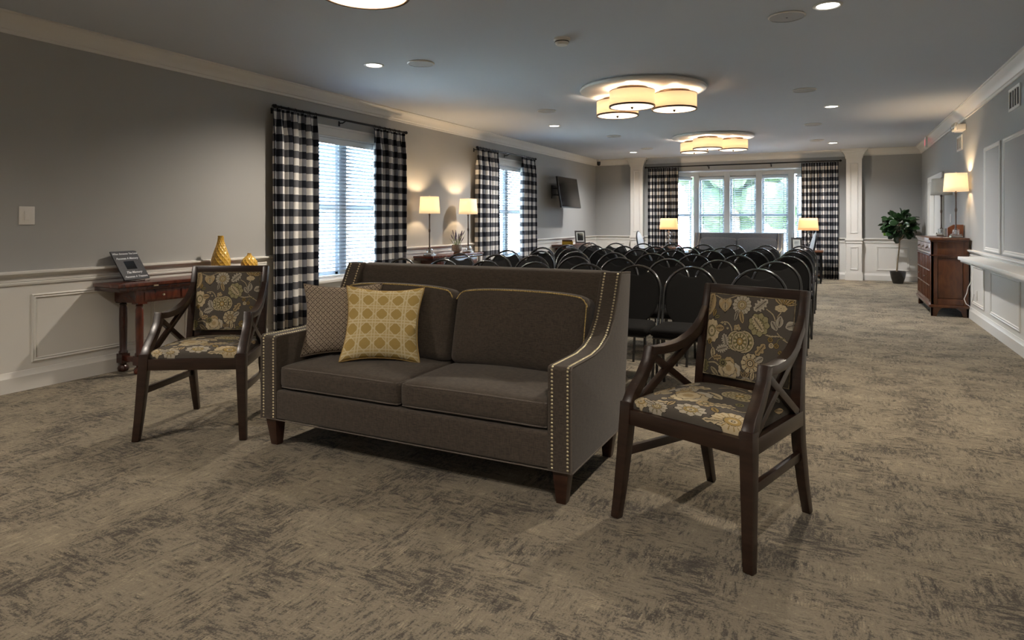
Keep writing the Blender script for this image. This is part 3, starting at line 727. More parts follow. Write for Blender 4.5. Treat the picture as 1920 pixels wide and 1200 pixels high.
def paint_seat(p, W, Hh):
    U = lambda u: (u-.5)*W; V = lambda v: (v-.5)*Hh
    def cv(pts, w=.0022, col=CREAM*.8): p.curve([(U(a), V(b)) for a, b in pts], w, col)
    cv([(.12, .33), (.2, .42), (.26, .38), (.25, .30)]); cv([(.45, .62), (.5, .70), (.6, .66)]); cv([(.72, .50), (.8, .42), (.78, .32), (.7, .30)]); cv([(.30, .8), (.4, .86), (.5, .84)]); cv([(.86, .3), (.93, .2), (.98, .06)], .003)
    for k in range(6): p.leaf(U(.09)+.028*math.cos(1+k*.5), V(.20)+.03*math.sin(1+k*.5), .032, .010, 1+k*.5, CREAM if k % 2 else TAN)
    p.flower(U(.20), V(.08), .034, 9, (CREAM, TAN, CREAM, GOLD), .06); p.leaf(U(.34), V(.13), .034, .015, .5, CREAM, lobes=3); p.bloom(U(.17), V(.40), .042, .5); p.leaf(U(.07), V(.62), .03, .014, 1.2, PALE); p.flower(U(.33), V(.46), .03, 10); p.leaf(U(.52), V(.45), .032, .014, 2.6, CREAM); p.leaf(U(.93), V(.16), .03, .014, 1.4, TAN, lobes=3); p.leaf(U(.60), V(.76), .03, .013, 1.9, CREAM); p.flower(U(.74), V(.86), .03, 11)
    p.flower(U(.12), V(.13), .03, 7, (CREAM, TAN, CREAM, CREAM), .05, 1.3, .8); p.leaf(U(.27), V(.33), .02, .014, .5, CREAM); p.leaf(U(.22), V(.30), .016, .010, 2, TAN)
    p.bloom(U(.42), V(.36), .05, 1.1); p.leaf(U(.36), V(.55), .034, .015, .1, CREAM, lobes=3); p.flower(U(.52), V(.13), .036, 9, (PALE, OLIVE, CREAM, GOLD), .1)
    p.flower(U(.78), V(.12), .055, 16, (CREAM, GOLD, CREAM, GOLD), .04, 1.1, 1); p.leaf(U(.64), V(.32), .03, .014, .3, CREAM*.9, lobes=4); p.dot(U(.70), V(.40), .012, OLIVE)
    p.paisley(U(.62), V(.55), .045); p.leaf(U(.86), V(.42), .034, .017, .8, CREAM, lobes=3); p.flower(U(.22), V(.62), .034, 12); p.leaf(U(.40), V(.16), .02, .008, 1.4, TAN)
    p.flower(U(.45), V(.84), .038, 10, (CREAM, INK, CREAM, TAN), .06); p.leaf(U(.78), V(.72), .04, .016, 2.6, PALE, lobes=5); p.leaf(U(.12), V(.82), .032, .014, .9, CREAM); p.bloom(U(.90), V(.86), .035, .3)
    p.leaf(U(.06), V(.45), .028, .015, 1.3, CREAM); p.dot(U(.33), V(.22), .008, CREAM); p.dot(U(.36), V(.25), .007, TAN); p.dot(U(.30), V(.74), .010, OLIVE); p.leaf(U(.62), V(.90), .03, .012, .2, TAN)
    p.flower(U(.33), V(.06), .03, 11, (PALE, OLIVE, CREAM, TAN), .07); p.leaf(U(.66), V(.06), .03, .013, .3, CREAM, lobes=3); p.bloom(U(.93), V(.36), .03, 2.); p.leaf(U(.18), V(.47), .03, .014, 2.5, TAN); p.flower(U(.55), V(.28), .02, 7, (TAN, INK, CREAM, OLIVE), .1)
    p.leaf(U(.63), V(.22), .018, .009, 2.2, GOLD*.8); p.leaf(U(.95), V(.60), .026, .014, 1.2, TAN); p.leaf(U(.27), V(.10), .024, .010, 2.7, PALE)
def printed_grid(name, fn, W, Hh, nu, nv, painter, material, parent, ground=GROUND):
    """fn(u, v in -1..1) -> point; colours come from painter in metres"""
    us = np.linspace(-1, 1, nu+1); vs = np.linspace(-1, 1, nv+1); UU, VV = np.meshgrid(us, vs)
    P = Paint(UU*W/2, VV*Hh/2, ground); painter(P, W, Hh)
    co = fn(UU, VV); verts = np.stack(co, -1).reshape(-1, 3)
    i = np.arange(nu*nv); a = (i//nu)*(nu+1)+i % nu
    faces = np.stack([a, a+1, a+nu+2, a+nu+1], -1)
    me = bpy.data.meshes.new(name); me.from_pydata(verts.tolist(), [], faces.tolist()); me.update(); me.shade_smooth()
    at = me.color_attributes.new('Print', 'FLOAT_COLOR', 'POINT')
    at.data.foreach_set('color', np.concatenate([P.c.reshape(-1, 3), np.ones((verts.shape[0], 1))], 1).astype(np.float32).ravel())
    me.materials.append(material); o = bpy.data.objects.new(name, me); C.objects.link(o); o.parent = parent; return o

M['pipe_floral'] = mat('patterned_piping', (.26, .21, .13), .8, noise=(45, .7))
# ------------------------------------------------------------------ floral armchairs
def make_armchair(label, loc, rz):
    t = thing('armchair', label, 'armchair', loc, rz, 'floral armchairs with dark wood frames')
    E_ = M['espresso']
    for s in (-1, 1):
        # front leg runs up into the curved arm post
        pf = [(s*.297, -.315, 0), (s*.288, -.300, .12), (s*.279, -.284, .28), (s*.272, -.272, .42), (s*.270, -.268, .485)]
        MB().strip(pf, [.038, .042, .048, .052, .052], [.034, .04, .046, .05, .05]).build('leg', E_, t, bevel=.004)
        pp = [(s*.270, -.268, .46), (s*.268, -.240, .515), (s*.264, -.185, .575), (s*.261, -.140, .64), (s*.259, -.122, .70)]
        a = MB().strip(pp, [.05, .046, .044, .044, .044], [.052, .044, .040, .040, .042]).build('arm_post', E_, t, bevel=.004)
        pa = [(s*.259, -.140, .684), (s*.256, -.06, .678), (s*.250, .02, .681), (s*.243, .09, .692), (s*.237, .15, .712), (s*.231, .20, .742), (s*.229, .245, .79), (s*.228, .285, .86)]
        MB().strip(pa, [.046, .046, .045, .043, .040, .037, .035, .030], [.036, .036, .038, .040, .044, .044, .034, .02]).build('arm', E_, t, bevel=.004)
        # rear leg and back stile
        pr = [(s*.228, .325, 0), (s*.226, .285, .14), (s*.226, .243, .32), (s*.228, .228, .45), (s*.228, .238, .60), (s*.228, .268, .78), (s*.228, .305, .944)]
        MB().strip(pr, [.034, .038, .042, .042, .038, .036, .034], [.032, .04, .05, .052, .046, .042, .032]).build('leg', E_, t, bevel=.004)
        MB().strip([(s*.271, -.25, .425), (s*.232, .235, .425)], .034, .062).build('seat_rail', E_, t, bevel=.003)
        MB().strip([(s*.279, -.275, .275), (s*.226, .25, .262)], .022, .036).build('stretcher', E_, t, bevel=.003)
        # crossed bars under the arm
        MB().strip([(s*.260, -.125, .665), (s*.238, .195, .455)], .020, .032).build('cross_bar', E_, t, bevel=.003)
        MB().strip([(s*.268, -.235, .455), (s*.232, .225, .735)], .022, .032).build('cross_bar', E_, t, bevel=.003)
    MB().box(-.255, .255, -.292, -.252, .395, .457).build('seat_rail', E_, t, bevel=.003)
    MB().box(-.215, .215, .215, .245, .395, .455).build('seat_rail', E_, t, bevel=.003)
    top = MB().cbox((0, 0, 0), (.486, .032, .046)).build('top_rail', E_, t, bevel=.004); top.location = (0, .303, .926); top.rotation_euler = (R(-11), 0, 0)
    lo = MB().cbox((0, 0, 0), (.44, .026, .05)).build('lower_rail', E_, t, bevel=.003); lo.location = (0, .232, .515); lo.rotation_euler = (R(-6), 0, 0)
    # upholstered back: rounded board, printed face with edge cord
    W, Hh = .405, .375
    pan = bpy.data.objects.new('backrest', None); C.objects.link(pan)
    bb = rounded_box(W, .05, Hh, .016, 10, crown_y=.004).build('backrest', M['caulk'], t, smooth=80)
    bpy.data.objects.remove(pan)
    bb.data.materials.clear(); bb.data.materials.append(M['sofa']); bb.location = (0, .262, .7215); bb.rotation_euler = (R(-10.5), 0, 0)
    def fb(u, v):
        x = u*W/2; z = v*Hh/2; e = np.maximum(np.abs(u), np.abs(v)); y = -.0262 - .010*(1-u**6)*(1-v**6) + .012*np.clip((e-.965)/.035, 0, 1)**2
        return x, y, z
    printed_grid('printed_panel', fb, W, Hh, 230, 215, paint_back, M['floral'], bb)
    hx, hz = W/2-.002, Hh/2-.002
    MB().tube([(-hx, -.024, -hz), (hx, -.024, -hz), (hx, -.024, hz), (-hx, -.024, hz)], .0032, 6, closed=True).build('piping', M['pipe_floral'], bb)
    # domed seat, wider at the front
    W2_, D2 = .44, .43
    sb = bpy.data.objects.new('seat', bpy.data.meshes.new('seat')); bpy.data.objects.remove(sb)
    def fs(u, v):
        sv = np.sin(v*PI/2); wv = .260 - .036*(sv+1)/2; x = np.sin(u*PI/2)*wv; y = sv*.24 - .028
        rim = np.clip((1-np.abs(u)**5)*(1-np.abs(v)**5), 0, 1)
        z = .458 + .040*rim**.45 + .030*(1-u**2)*(1-v**2)
        # round the corners in plan
        k = np.clip(np.abs(u)*np.abs(v)-.86, 0, 1)*.25; return x*(1-k), y*(1-k), z
    st = printed_grid('seat', fs, W2_, D2, 260, 250, paint_seat, M['floral'], t)
    return t
make_armchair('floral armchair with dark wood arms in front, right of the dark sofa', (-.4375, 2.845, 0), R(-21))
make_armchair('floral armchair with dark wood arms standing left of the dark sofa', (-3.435, 2.775, 0), R(29.5))

# ------------------------------------------------------------------ throw pillows
def make_pillow(label, w_, h_, th, painter, ground, loc, rot, pipe):
    t = thing('throw_pillow', label, 'pillow', loc); t.rotation_euler = rot
    def face(sgn):
        def f(u, v):
            ear = (np.abs(u)*np.abs(v))**3
            x = u*w_/2*(1-.10*(1-v**2) + .035*ear); z = v*h_/2*(1-.10*(1-u**2) + .035*ear)
            y = sgn*th/2*np.sqrt(np.clip((1-u**2)*(1-v**2), 0, 1))**.75*1.0
            return x, y, z + h_/2
        return f
    fr = printed_grid('cushion_front', face(-1), w_, h_, 200, 200, painter, M['print'], t, ground)
    printed_grid('cushion_back', face(1), w_, h_, 60, 60, painter, M['print'], t, ground)
    loop = []
    for k in range(80):
        u = k/80*4; e = int(u); f = (u-e)*2-1; a, b = [(f, -1), (1, f), (-f, 1), (-1, -f)][e]
        ear = abs(a*b)**3; loop.append((a*w_/2*(1-.10*(1-b*b)+.035*ear), 0, b*h_/2*(1-.10*(1-a*a)+.035*ear) + h_/2))
    MB().tube(loop, .006, 6, closed=True).build('piping', pipe, t)
    return t
M['print'] = vcol_mat('printed_pillow_cloth', .9)
M['pipe_yellow'] = mat('yellow_piping', (.50, .34, .12), .8, noise=(200, .2)); M['pipe_beige'] = mat('beige_piping', (.26, .21, .16), .8, noise=(200, .2))
def paint_lattice(p, W, Hh):
    LN = np.array((.78, .68, .44)); BG2 = np.array((.64, .50, .24)); pit = .088
    a = (p.X/pit+.5) % 1; b = (p.Y/pit) % 1      # cane weave: double bars and crossing diagonals around octagons
    da = np.minimum(a, 1-a)*pit; db = np.minimum(b, 1-b)*pit
    s_ = np.abs(a-.5)+np.abs(b-.5)
    p.put(~((s_ < .47) & (da > .013) & (db > .013)), BG2)
    p.put(np.abs(s_-.5)*pit/1.414 < .0021, LN)
    for d in (da, db): p.put(np.abs(d-.0085) < .0024, LN)
def paint_rings(p, W, Hh):
    pit = .0165; X = p.X/pit; Y = p.Y/pit; DK = np.array((.09, .065, .055))
    for sx, sy in ((1, 1), (1, -1)):
        for ox, oy in ((0, 0), (.5, .5)) if 0 else ((0, 0),):
            q = (X*sx+Y*sy)/1.0; r_ = (X*sx-Y*sy)/1.0
            a = (q+.5) % 1 - .5; b = (r_ % 2) - 1
            p.put((np.abs(a) < .13*np.clip(1-b*b*1.6, 0, 1)*1.6) & (np.abs(b) < .72), DK)
make_pillow('beige pillow with small dark ring pattern, in the left corner of the dark sofa', .44, .41, .13, paint_rings, np.array((.42, .35, .27)), (-2.57, 2.95, .472), (R(-17), R(0), R(35)), M['pipe_beige'])
make_pillow('yellow pillow with pale cane lattice pattern on the dark sofa', .425, .415, .16, paint_lattice, np.array((.50, .35, .12)), (-2.255, 2.90, .472), (R(-21), R(2), R(30)), M['pipe_yellow'])

# ------------------------------------------------------------------ rows of banquet chairs facing the camera
def make_banquet(label):
    t = thing('banquet_chair', label, 'chair', (0, 0, 0), 0, 'rows of black banquet chairs')
    CM = M['chair_metal']
    def lean(z): return .17 + max(0, z-.42)*.36      # y of the back plane at height z
    R_ = .2; zc = .68
    arch = [(-R_, lean(.40), .40), (-R_, lean(.5), .5), (-R_, lean(.6), .6)]
    for k in range(15): a = PI - PI*k/14; z = zc+.2*math.sin(a); arch.append((R_*math.cos(a), lean(z), z))
    arch += [(R_, lean(.6), .6), (R_, lean(.5), .5), (R_, lean(.40), .40)]
    MB().tube(arch, .0115, 8).build('back_frame', CM, t, smooth=60)
    # oval pad filling the arch below the hand hole
    out = [(.186*math.cos(a), zc+.186*math.sin(a)) for a in [R(60)*k/7 for k in range(8)]]      # right side up to the hand hole
    out += [(.093-.186*k/10, .806+.035*abs(2*k/10-1)**2.2) for k in range(1, 10)]                  # dipped edge under the frame tube
    out += [(-x, z) for x, z in out[:8][::-1]]
    for k in range(1, 12): a = PI+PI*k/12; out.append((.186*math.cos(a), zc-.06+.185*math.sin(a)))
    bm = bmesh.new()
    def loop(pts):
        vs = [bm.verts.new((x, lean(z), z)) for x, z in pts]; return [bm.edges.new((vs[i], vs[(i+1) % len(vs)])) for i in range(len(vs))]
    ed = loop(out); bmesh.ops.triangle_fill(bm, edges=ed, use_beauty=True)
    g = bmesh.ops.extrude_face_region(bm, geom=bm.faces[:]); vv = [e for e in g['geom'] if isinstance(e, bmesh.types.BMVert)]
    for v in vv: v.co.y -= .030
    for v in bm.verts: v.co.y += .012
    bmesh.ops.recalc_face_normals(bm, faces=bm.faces)
    eds = [e for e in bm.edges if len(e.link_faces) == 2 and e.calc_face_angle(0) > R(40)]
    bmesh.ops.bevel(bm, geom=eds, offset=.008, segments=2, affect='EDGES', clamp_overlap=True)
    me = bpy.data.meshes.new('backrest'); bm.to_mesh(me); bm.free(); me.shade_smooth(); me.set_sharp_from_angle(angle=R(60)); me.materials.append(M['chair_fab'])
    o = bpy.data.objects.new('backrest', me); C.objects.link(o); o.parent = t
    def puff(p, ux, uy, uz):
        if uy > 0: p.x *= 1-.10*uy*uy
        return p
    o = rounded_box(.41, .40, .062, .03, 6, crown=.012, puff=puff).build('seat', M['chair_fab'], t, smooth=80); o.location = (0, -.035, .445)
    MB().tube([(-.18, -.20, .405), (.18, -.20, .405), (.185, .16, .405), (-.185, .16, .405)], .010, 6, closed=True).build('seat_frame', CM, t)
    for s in (-1, 1):
        MB().tube([(s*.178, -.17, .41), (s*.19, -.20, .0)], .011, 8).build('leg', CM, t, smooth=60)
        MB().tube([(s*.20, .165, .42), (s*.19, .18, .2), (s*.185, .19, .0)], .011, 8).build('leg', CM, t, smooth=60)
    return t
ROWS = [(5.17, [-3.73, -3.28, -2.83, -2.35, -1.88, -1.43, -1.0, -.52]),
        (6.16, [-3.69, -3.25, -2.80, -2.35, -1.89, -1.41, -.95, -.47]),
        (7.10, [-3.57, -3.14, -2.70, -2.245, -1.80, -1.355, -.91, -.43]),
        (8.04, [-3.54, -3.10, -2.67, -2.23, -1.79, -1.345, -.87, -.42]),
        (8.98, [-3.55, -3.12, -2.69, -2.24, -1.80, -1.34, -.88, -.44]),
        (10.12, [-3.60, -3.16, -2.71, -2.26, -1.80, -1.36, -.90, -.44])]
proto = None
for ri, (y, xs) in enumerate(ROWS):
    for ci, x in enumerate(xs[::-1]):
        lab = f'black round-backed banquet chair, {ordn(ci+1)} from the aisle in the {ordn(ri+1)} row behind the sofa'
        jx = random.uniform(-.008, .008); rz = R(random.uniform(-1.5, 1.5)); yy = y-.325+random.uniform(-.015, .015)
        if proto is None: proto = make_banquet(lab); proto.location = (x, yy, 0); proto.rotation_euler = (0, 0, rz)
        else: dup(proto, (x+jx*0, yy, 0), rz, lab)

# ------------------------------------------------------------------ curtains
def make_rod(axis, at, off, a0, a1, z, label, brackets):
    t = thing('curtain_rod', label, 'curtain rod', (0, 0, 0), 0, 'black curtain rods')
    def P(a, o, zz): return (at+o, a, zz) if axis == 'x' else (a, at+o, zz)
    MB().tube([P(a0, off, z), P(a1, off, z)], .014, 10).build('rod', M['curtain_rod'], t, smooth=60)
    for a, d in ((a0, -1), (a1, 1)):
        MB().tube([P(a, off, z), P(a+d*.012, off, z), P(a+d*.03, off, z), P(a+d*.045, off, z)], [.02, .024, .02, .008], 10).build('finial', M['curtain_rod'], t, smooth=60)
    for b in brackets:
        MB().tube([P(b, 0, z-.03), P(b, off*.6, z-.03), P(b, off, z-.012)], .008, 6).merge(MB().cbox(P(b, off*.04, z-.035), (.010, .022, .06) if axis == 'x' else (.022, .010, .06))).build('bracket', M['curtain_rod'], t)
    return t
def make_curtain(axis, at, off, a0, a1, ztop, label, pleats, sgn=1, flare=0):
    """pinch-pleated check panel hanging from the rod"""
    t = thing('curtain', label, 'curtain', (0, 0, 0), 0, 'black and white buffalo check curtains')
    nu = pleats*14; zs = [ztop, ztop-.03, ztop-.09, ztop-.16, ztop-.3, ztop-.6, ztop-1.0, ztop-1.5, ztop-2.0, .01]
    W_ = a1-a0; cols = []
    amp = .048; ph = random.uniform(0, 6)
    verts = []; uvs = []
    for zi, z in enumerate(zs):
        h = (ztop-z)/(ztop); k = min(1, (ztop-z)/.3); L_ = 0; prev = None
        for i in range(nu+1):
            s = i/nu; a_ = 2*PI*pleats*s
            amp_i = amp*(.35+.65*k)*(1+.25*math.sin(3.3*s*pleats*.7+ph))
            # pinch: sharper waves near the top
            wv = math.cos(a_) if k > .99 else (1-k)*(max(0, math.cos(a_))**4*1.6-.5)+k*math.cos(a_)
            x = a0 + s*W_ + .35*W_/pleats/2*math.sin(2*a_)*k*.5 + flare*(s-.5)*h*.12
            o = off + amp_i*wv + .008*math.sin(s*9+h*4+ph)
            verts.append((at+sgn*o, x, z) if axis == 'x' else (x, at+sgn*o, z))
    nu1 = nu+1; faces = []
    for j in range(len(zs)-1):
        for i in range(nu): faces.append((j*nu1+i, j*nu1+i+1, (j+1)*nu1+i+1, (j+1)*nu1+i))
    # cloth coordinates: arc length of a middle row
    row = [Vector(verts[5*nu1+i]) for i in range(nu1)]; arc = [0]
    for p, q in zip(row[:-1], row[1:]): arc.append(arc[-1]+(q-p).length)
    me = bpy.data.meshes.new('curtain_cloth'); me.from_pydata(verts, [], faces); me.update(); me.shade_smooth()
    uv = me.uv_layers.new(name='UVMap')
    for lp in me.loops: vi = lp.vertex_index; uv.data[lp.index].uv = (arc[vi % nu1]+5.0, verts[vi][2]+1.0)
    me.materials.append(M['check']); o = bpy.data.objects.new('cloth', me); C.objects.link(o); o.parent = t
    sm = o.modifiers.new('thickness', 'SOLIDIFY'); sm.thickness = .003
    def P(a, f, zz): return (at+sgn*f, a, zz) if axis == 'x' else (a, at+sgn*f, zz)
    ring = None
    for k in range(pleats+1):
        a = a0+.01+(W_-.02)*k/pleats
        lp = [P(a+.0, off+.019*math.cos(2*PI*q/10), ztop+.018+.021*math.sin(2*PI*q/10)) for q in range(10)]
        MB().tube(lp, .0028, 5, closed=True).build('curtain_ring', M['curtain_rod'], t)
    return t
zr = 2.448
make_rod('x', XL, .10, 5.04, 7.34, zr, 'black curtain rod above the large left window nearest the sofa', (5.07, 6.12, 7.30))
make_rod('x', XL, .10, 9.36, 11.64, zr, 'black curtain rod above the farther left window', (9.39, 10.5, 11.60))
make_rod('y', YB, -.20, -4.03, .07, 2.50, 'long black curtain rod above the far bay window', (-4.0, -2.62, -1.28, .04))
make_curtain('x', XL, .10, 4.99, 5.63, 2.425, 'buffalo check curtain left of the large window nearest the sofa', 6, 1)
make_curtain('x', XL, .10, 6.66, 7.31, 2.425, 'buffalo check curtain right of the large window nearest the sofa', 6, 1)
make_curtain('x', XL, .10, 9.31, 10.07, 2.425, 'buffalo check curtain left of the farther left-wall window, right of the two table lamps', 7, 1)
make_curtain('x', XL, .10, 11.01, 11.62, 2.425, 'buffalo check curtain right of the farther left-wall window', 6, 1)
make_curtain('y', YB, .20, -3.98, -3.27, 2.475, 'buffalo check curtain at the left end of the bay window', 10, -1)
make_curtain('y', YB, .20, -.66, .05, 2.475, 'buffalo check curtain at the right end of the bay window', 10, -1)

# ------------------------------------------------------------------ console tables along the left wall
def make_console(label, loc, L_, drawers, legs_y, rz=0, htop=.745):
    """local: back edge on x=0, depth towards +x, length along y from 0"""
    t = thing('console_table', label, 'table', loc, rz, 'dark wood console tables on the left wall')
    D = .33
    MB().box(0, D, 0, L_, htop-.028, htop).build('table_top', M['mahog'], t, bevel=.004)
    MB().box(.004, D-.006, .012, L_-.012, htop-.062, htop-.030).build('folded_leaf', M['mahogdark'], t, bevel=.004)
    y0, y1 = legs_y[0]-.055, legs_y[-1]+.055
    MB().box(.02, D-.03, y0, y1, htop-.165, htop-.062).build('apron', M['mahog'], t, bevel=.003)
    n = drawers
    for k in range(n):
        a = y0+.06+(y1-y0-.12)*k/n; b = y0+.06+(y1-y0-.12)*(k+1)/n
        d = MB().box(D-.03, D-.022, a+.01, b-.01, htop-.15, htop-.078).build('drawer', M['mahog'], t, bevel=.003)
        MB().lathe([(.004, 0), (.004, .008), (.009, .012), (.008, .018), (.001, .02)], 10).xf(Matrix.Translation((D-.022, (a+b)/2, htop-.113)) @ Matrix.Rotation(R(90), 4, 'Y')).build('knob', M['gold'], d, smooth=50)
    for q in (.22, .78): MB().box(D-.003, D+.001, L_*q-.02, L_*q+.02, htop-.036, htop-.024).build('hinge', M['gold'], t)
    prof = [(.026, .145), (.034, .150), (.034, .165), (.027, .175), (.029, .30), (.031, .42), (.029, .52), (.024, .545), (.028, .55), (.028, .558), (.024, .562), (.034, .568), (.036, .58)]
    foot = [(.026, 0), (.040, .008), (.044, .028), (.036, .048), (.024, .058), (.026, .068), (.034, .072)]
    for y in legs_y:
        for x in (.05, D-.07):
            mb = MB().lathe(prof, 20, (x, y, 0)); mb.lathe(foot, 20, (x, y, 0)); mb.box(x-.035, x+.035, y-.035, y+.035, .072, .147)
            mb.box(x-.04, x+.04, y-.04, y+.04, .568, .584)
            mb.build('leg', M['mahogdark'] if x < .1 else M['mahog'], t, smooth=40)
        MB().box(.05, D-.07, y-.014, y+.014, .09, .13).build('stretcher', M['mahog'], t, bevel=.003)
    MB().box(D/2-.03, D/2+.01, legs_y[0], legs_y[-1], .095, .125).build('stretcher', M['mahog'], t, bevel=.003)
    return t
make_console('dark red wood console table left of the near floral armchair, holding two yellow vases', (XL+.03, 3.19, 0), 1.44, 3, (.22, 1.23))
make_console('dark wood console table with two lit table lamps, between the left windows', (XL+.03, 7.62, 0), 1.46, 3, (.22, 1.25))
make_console('dark wood console table in the far left corner with two books and a photo frame', (XL+.03, 12.62, 0), 1.62, 3, (.22, 1.40), htop=.735)

def text_mesh(cu, m):
    tmp = bpy.data.objects.new('tmp', cu); C.objects.link(tmp); bpy.context.view_layer.update()
    me = bpy.data.meshes.new_from_object(tmp.evaluated_get(bpy.context.evaluated_depsgraph_get())); bpy.data.objects.remove(tmp)
    me.materials.clear(); me.materials.append(m); o = bpy.data.objects.new('lettering', me); C.objects.link(o); return o
# slate sign on a wire easel, leaning back towards the wall
SG = thing('message_sign', 'black slate sign with white script lines, on a wire easel at the table end', 'sign', (-5.205, 3.475, .745)); SG.rotation_euler = (0, 0, R(90+12))
bd = MB().box(-.13, .13, -.005, .005, 0, .275)
board = bd.build('board', M['slate'], SG, bevel=.0015); board.rotation_euler = (R(-33), 0, 0); board.location = (0, 0, .014)
MB().box(-.052, .052, -.0062, -.0045, .098, .175).build('photo_opening', M['screen'], board)
for txt, z, s_, x in [('When Someone You Love', .240, .0235, 0), ('Becomes A Memory', .193, .0265, 0), ('The Memory', .058, .030, 0), ('Becomes A Treasure', .018, .0265, .0)]:
    cu = bpy.data.curves.new('lettering', 'FONT'); cu.body = txt; cu.size = s_; cu.align_x = 'CENTER'; cu.extrude = .0004; cu.shear = .5; cu.offset = .0006
    o = text_mesh(cu, M['chalk']); o.parent = board
    o.location = (x, -.0060, z); o.rotation_euler = (R(90), 0, 0)
ez = MB()
for x in (-.05, .05): ez.tube([(x, -.028, .012), (x, -.028, .003), (x, -.010, .003), (x, .09, .0035), (x*.6, .072, .12)], .0022, 6)
ez.tube([(-.05, .09, .0035), (.05, .09, .0035)], .0022, 6); ez.tube([(-.05, -.01, .003), (.05, -.01, .003)], .0022, 6)
ez.build('easel_wire', M['curtain_rod'], SG)

def make_vase(label, loc, prof, seg):
    """ceramic vase of staggered carved facets"""
    t = thing('vase', label, 'vase', loc, R(11), 'yellow faceted vases')
    vs = []; fs = []; n = len(prof)
    for i, (r, z) in enumerate(prof):
        for k in range(seg): a = 2*PI*(k+(i % 2)*.5)/seg; vs.append((r*math.cos(a), r*math.sin(a), z))
    # diamond cells between rings i-1, i, i+1 with a sunken centre
    mb = MB(); ring = lambda i, k: i*seg+(k % seg)
    extra = []
    for i in range(1, n-1):
        o = i % 2
        for k in range(seg):
            L_ = ring(i, k); Rr = ring(i, k+1); nb = k + (0 if o == 0 else 1)
            B = ring(i-1, nb); T = ring(i+1, nb)
            c = sum((Vector(vs[q]) for q in (L_, Rr, B, T)), Vector())/4; r = math.hypot(c.x, c.y); f = (r-.0042)/r
            extra.append(((c.x*f, c.y*f, c.z), (L_, B, Rr, T)))
    base_n = len(vs)
    for i, (c, q) in enumerate(extra):
        vs.append(c); m_ = base_n+i
        for a, b in zip(q, q[1:]+q[:1]): fs.append((a, b, m_))
    # close gaps at the first and last ring
    for k in range(seg):
        fs.append((ring(0, k), ring(0, k+1), ring(1, k)) if True else None)
        i = n-1; nb = k + (0 if (i-1) % 2 == 0 else 0)
        if (n-1) % 2 == 1: fs.append((ring(n-1, k), ring(n-1, k+1), ring(n-2, k+1)))
        else: fs.append((ring(n-1, k), ring(n-1, k+1), ring(n-2, k)))
    fs.append(tuple(ring(0, k) for k in range(seg))[::-1])
    mb.add(vs, fs)
    o = mb.build('body', M['mustard'], t)
    rt, zt = prof[-1]
    MB().lathe([(rt+.0005, zt-.003), (rt+.001, zt+.003), (rt-.005, zt+.003), (rt-.006, zt-.02), (.001, zt-.021)], seg, cap=False).build('rim', M['mustard'], t)
    return t
make_vase('tall yellow faceted bottle vase behind the left floral armchair', (-5.19, 4.285, .745), [(.060, 0), (.072, .022), (.081, .046), (.086, .072), (.088, .10), (.086, .128), (.080, .156), (.072, .183), (.063, .209), (.054, .234), (.045, .258), (.038, .281), (.032, .303), (.028, .325), (.026, .342), (.026, .356)], 12)
make_vase('squat round yellow faceted vase beside the tall yellow one', (-5.17, 4.60, .745), [(.045, 0), (.062, .018), (.073, .038), (.079, .060), (.078, .083), (.071, .105), (.058, .126), (.041, .143), (.026, .156), (.019, .167), (.018, .178)], 12)

# ------------------------------------------------------------------ table lamps
def lamp_light(name, loc, power, r=.03, col=(1, .70, .40)):
    l = bpy.data.lights.new(name, 'POINT'); l.energy = power; l.color = col; l.shadow_soft_size = r
    o = bpy.data.objects.new(name, l); C.objects.link(o); o.location = loc; return o
def square_shade(b, tp, z0, z1, depth=1.0, ex=6):
    """softly squared tapered shade, open at both ends"""
    mb = MB(); ring = []
    N_ = 40; vs = []; fs = []
    for j in range(5):
        f = j/4; h = b*(1-f)+tp*f; z = z0+(z1-z0)*f
        for k in range(N_):
            a = 2*PI*k/N_; c, s = math.cos(a), math.sin(a); e = 2/ex
            vs.append((math.copysign(abs(c)**e, c)*h, math.copysign(abs(s)**e, s)*h*depth, z))
    for j in range(4):
        for k in range(N_): fs.append((j*N_+k, j*N_+(k+1) % N_, (j+1)*N_+(k+1) % N_, (j+1)*N_+k))
    return mb.add(vs, fs)
def make_slim_lamp(label, loc, rz, lit, group):
    t = thing('table_lamp', label, 'lamp', loc, rz, group)
    MB().box(-.065, .065, -.065, .065, .0, .022).build('base', M['nickel'], t, bevel=.003)
    MB().box(-.058, .058, -.058, .058, .022, .046).build('crystal_step', M['crystal'], t, bevel=.004)
    MB().box(-.034, .034, -.034, .034, .046, .105).build('crystal_block', M['crystal'], t, bevel=.005)
    MB().lathe([(.014, .046), (.014, .1)], 12).build('core', M['nickel'], t, smooth=40)
    MB().lathe([(.02, .105), (.02, .115), (.011, .12), (.0085, .20), (.0085, .33), (.014, .345), (.015, .37), (.0095, .385), (.0085, .50), (.010, .575), (.016, .582), (.016, .59), (.008, .595), (.008, .64)], 14).build('pole', M['polem'], t, smooth=40)
    o = square_shade(.137, .121, .60, .838, 1.0, 2.7).build('lamp_shade', M['shade'] if lit else M['shade_off'], t, smooth=60)
    so = o.modifiers.new('thickness', 'SOLIDIFY'); so.thickness = .002
    MB().tube([(-.117, 0, .825), (.117, 0, .825)], .002, 5).tube([(0, 0, .64), (0, 0, .83)], .002, 5).build('harp', M['nickel'], t)
    MB().lathe([(.004, .838), (.009, .845), (.009, .852), (.003, .858)], 10).build('finial', M['nickel'], t, smooth=40)
    b = MB().lathe([(.012, .64), (.024, .67), (.028, .69), (.02, .715), (.002, .722)], 12).build('bulb', M['diffuser'] if lit else M['plastic'], t, smooth=60)
    if lit: lamp_light('lamp_bulb_light', (loc[0], loc[1], loc[2]+.745), 20)
    return t
lg = 'slim table lamps with crystal bases'
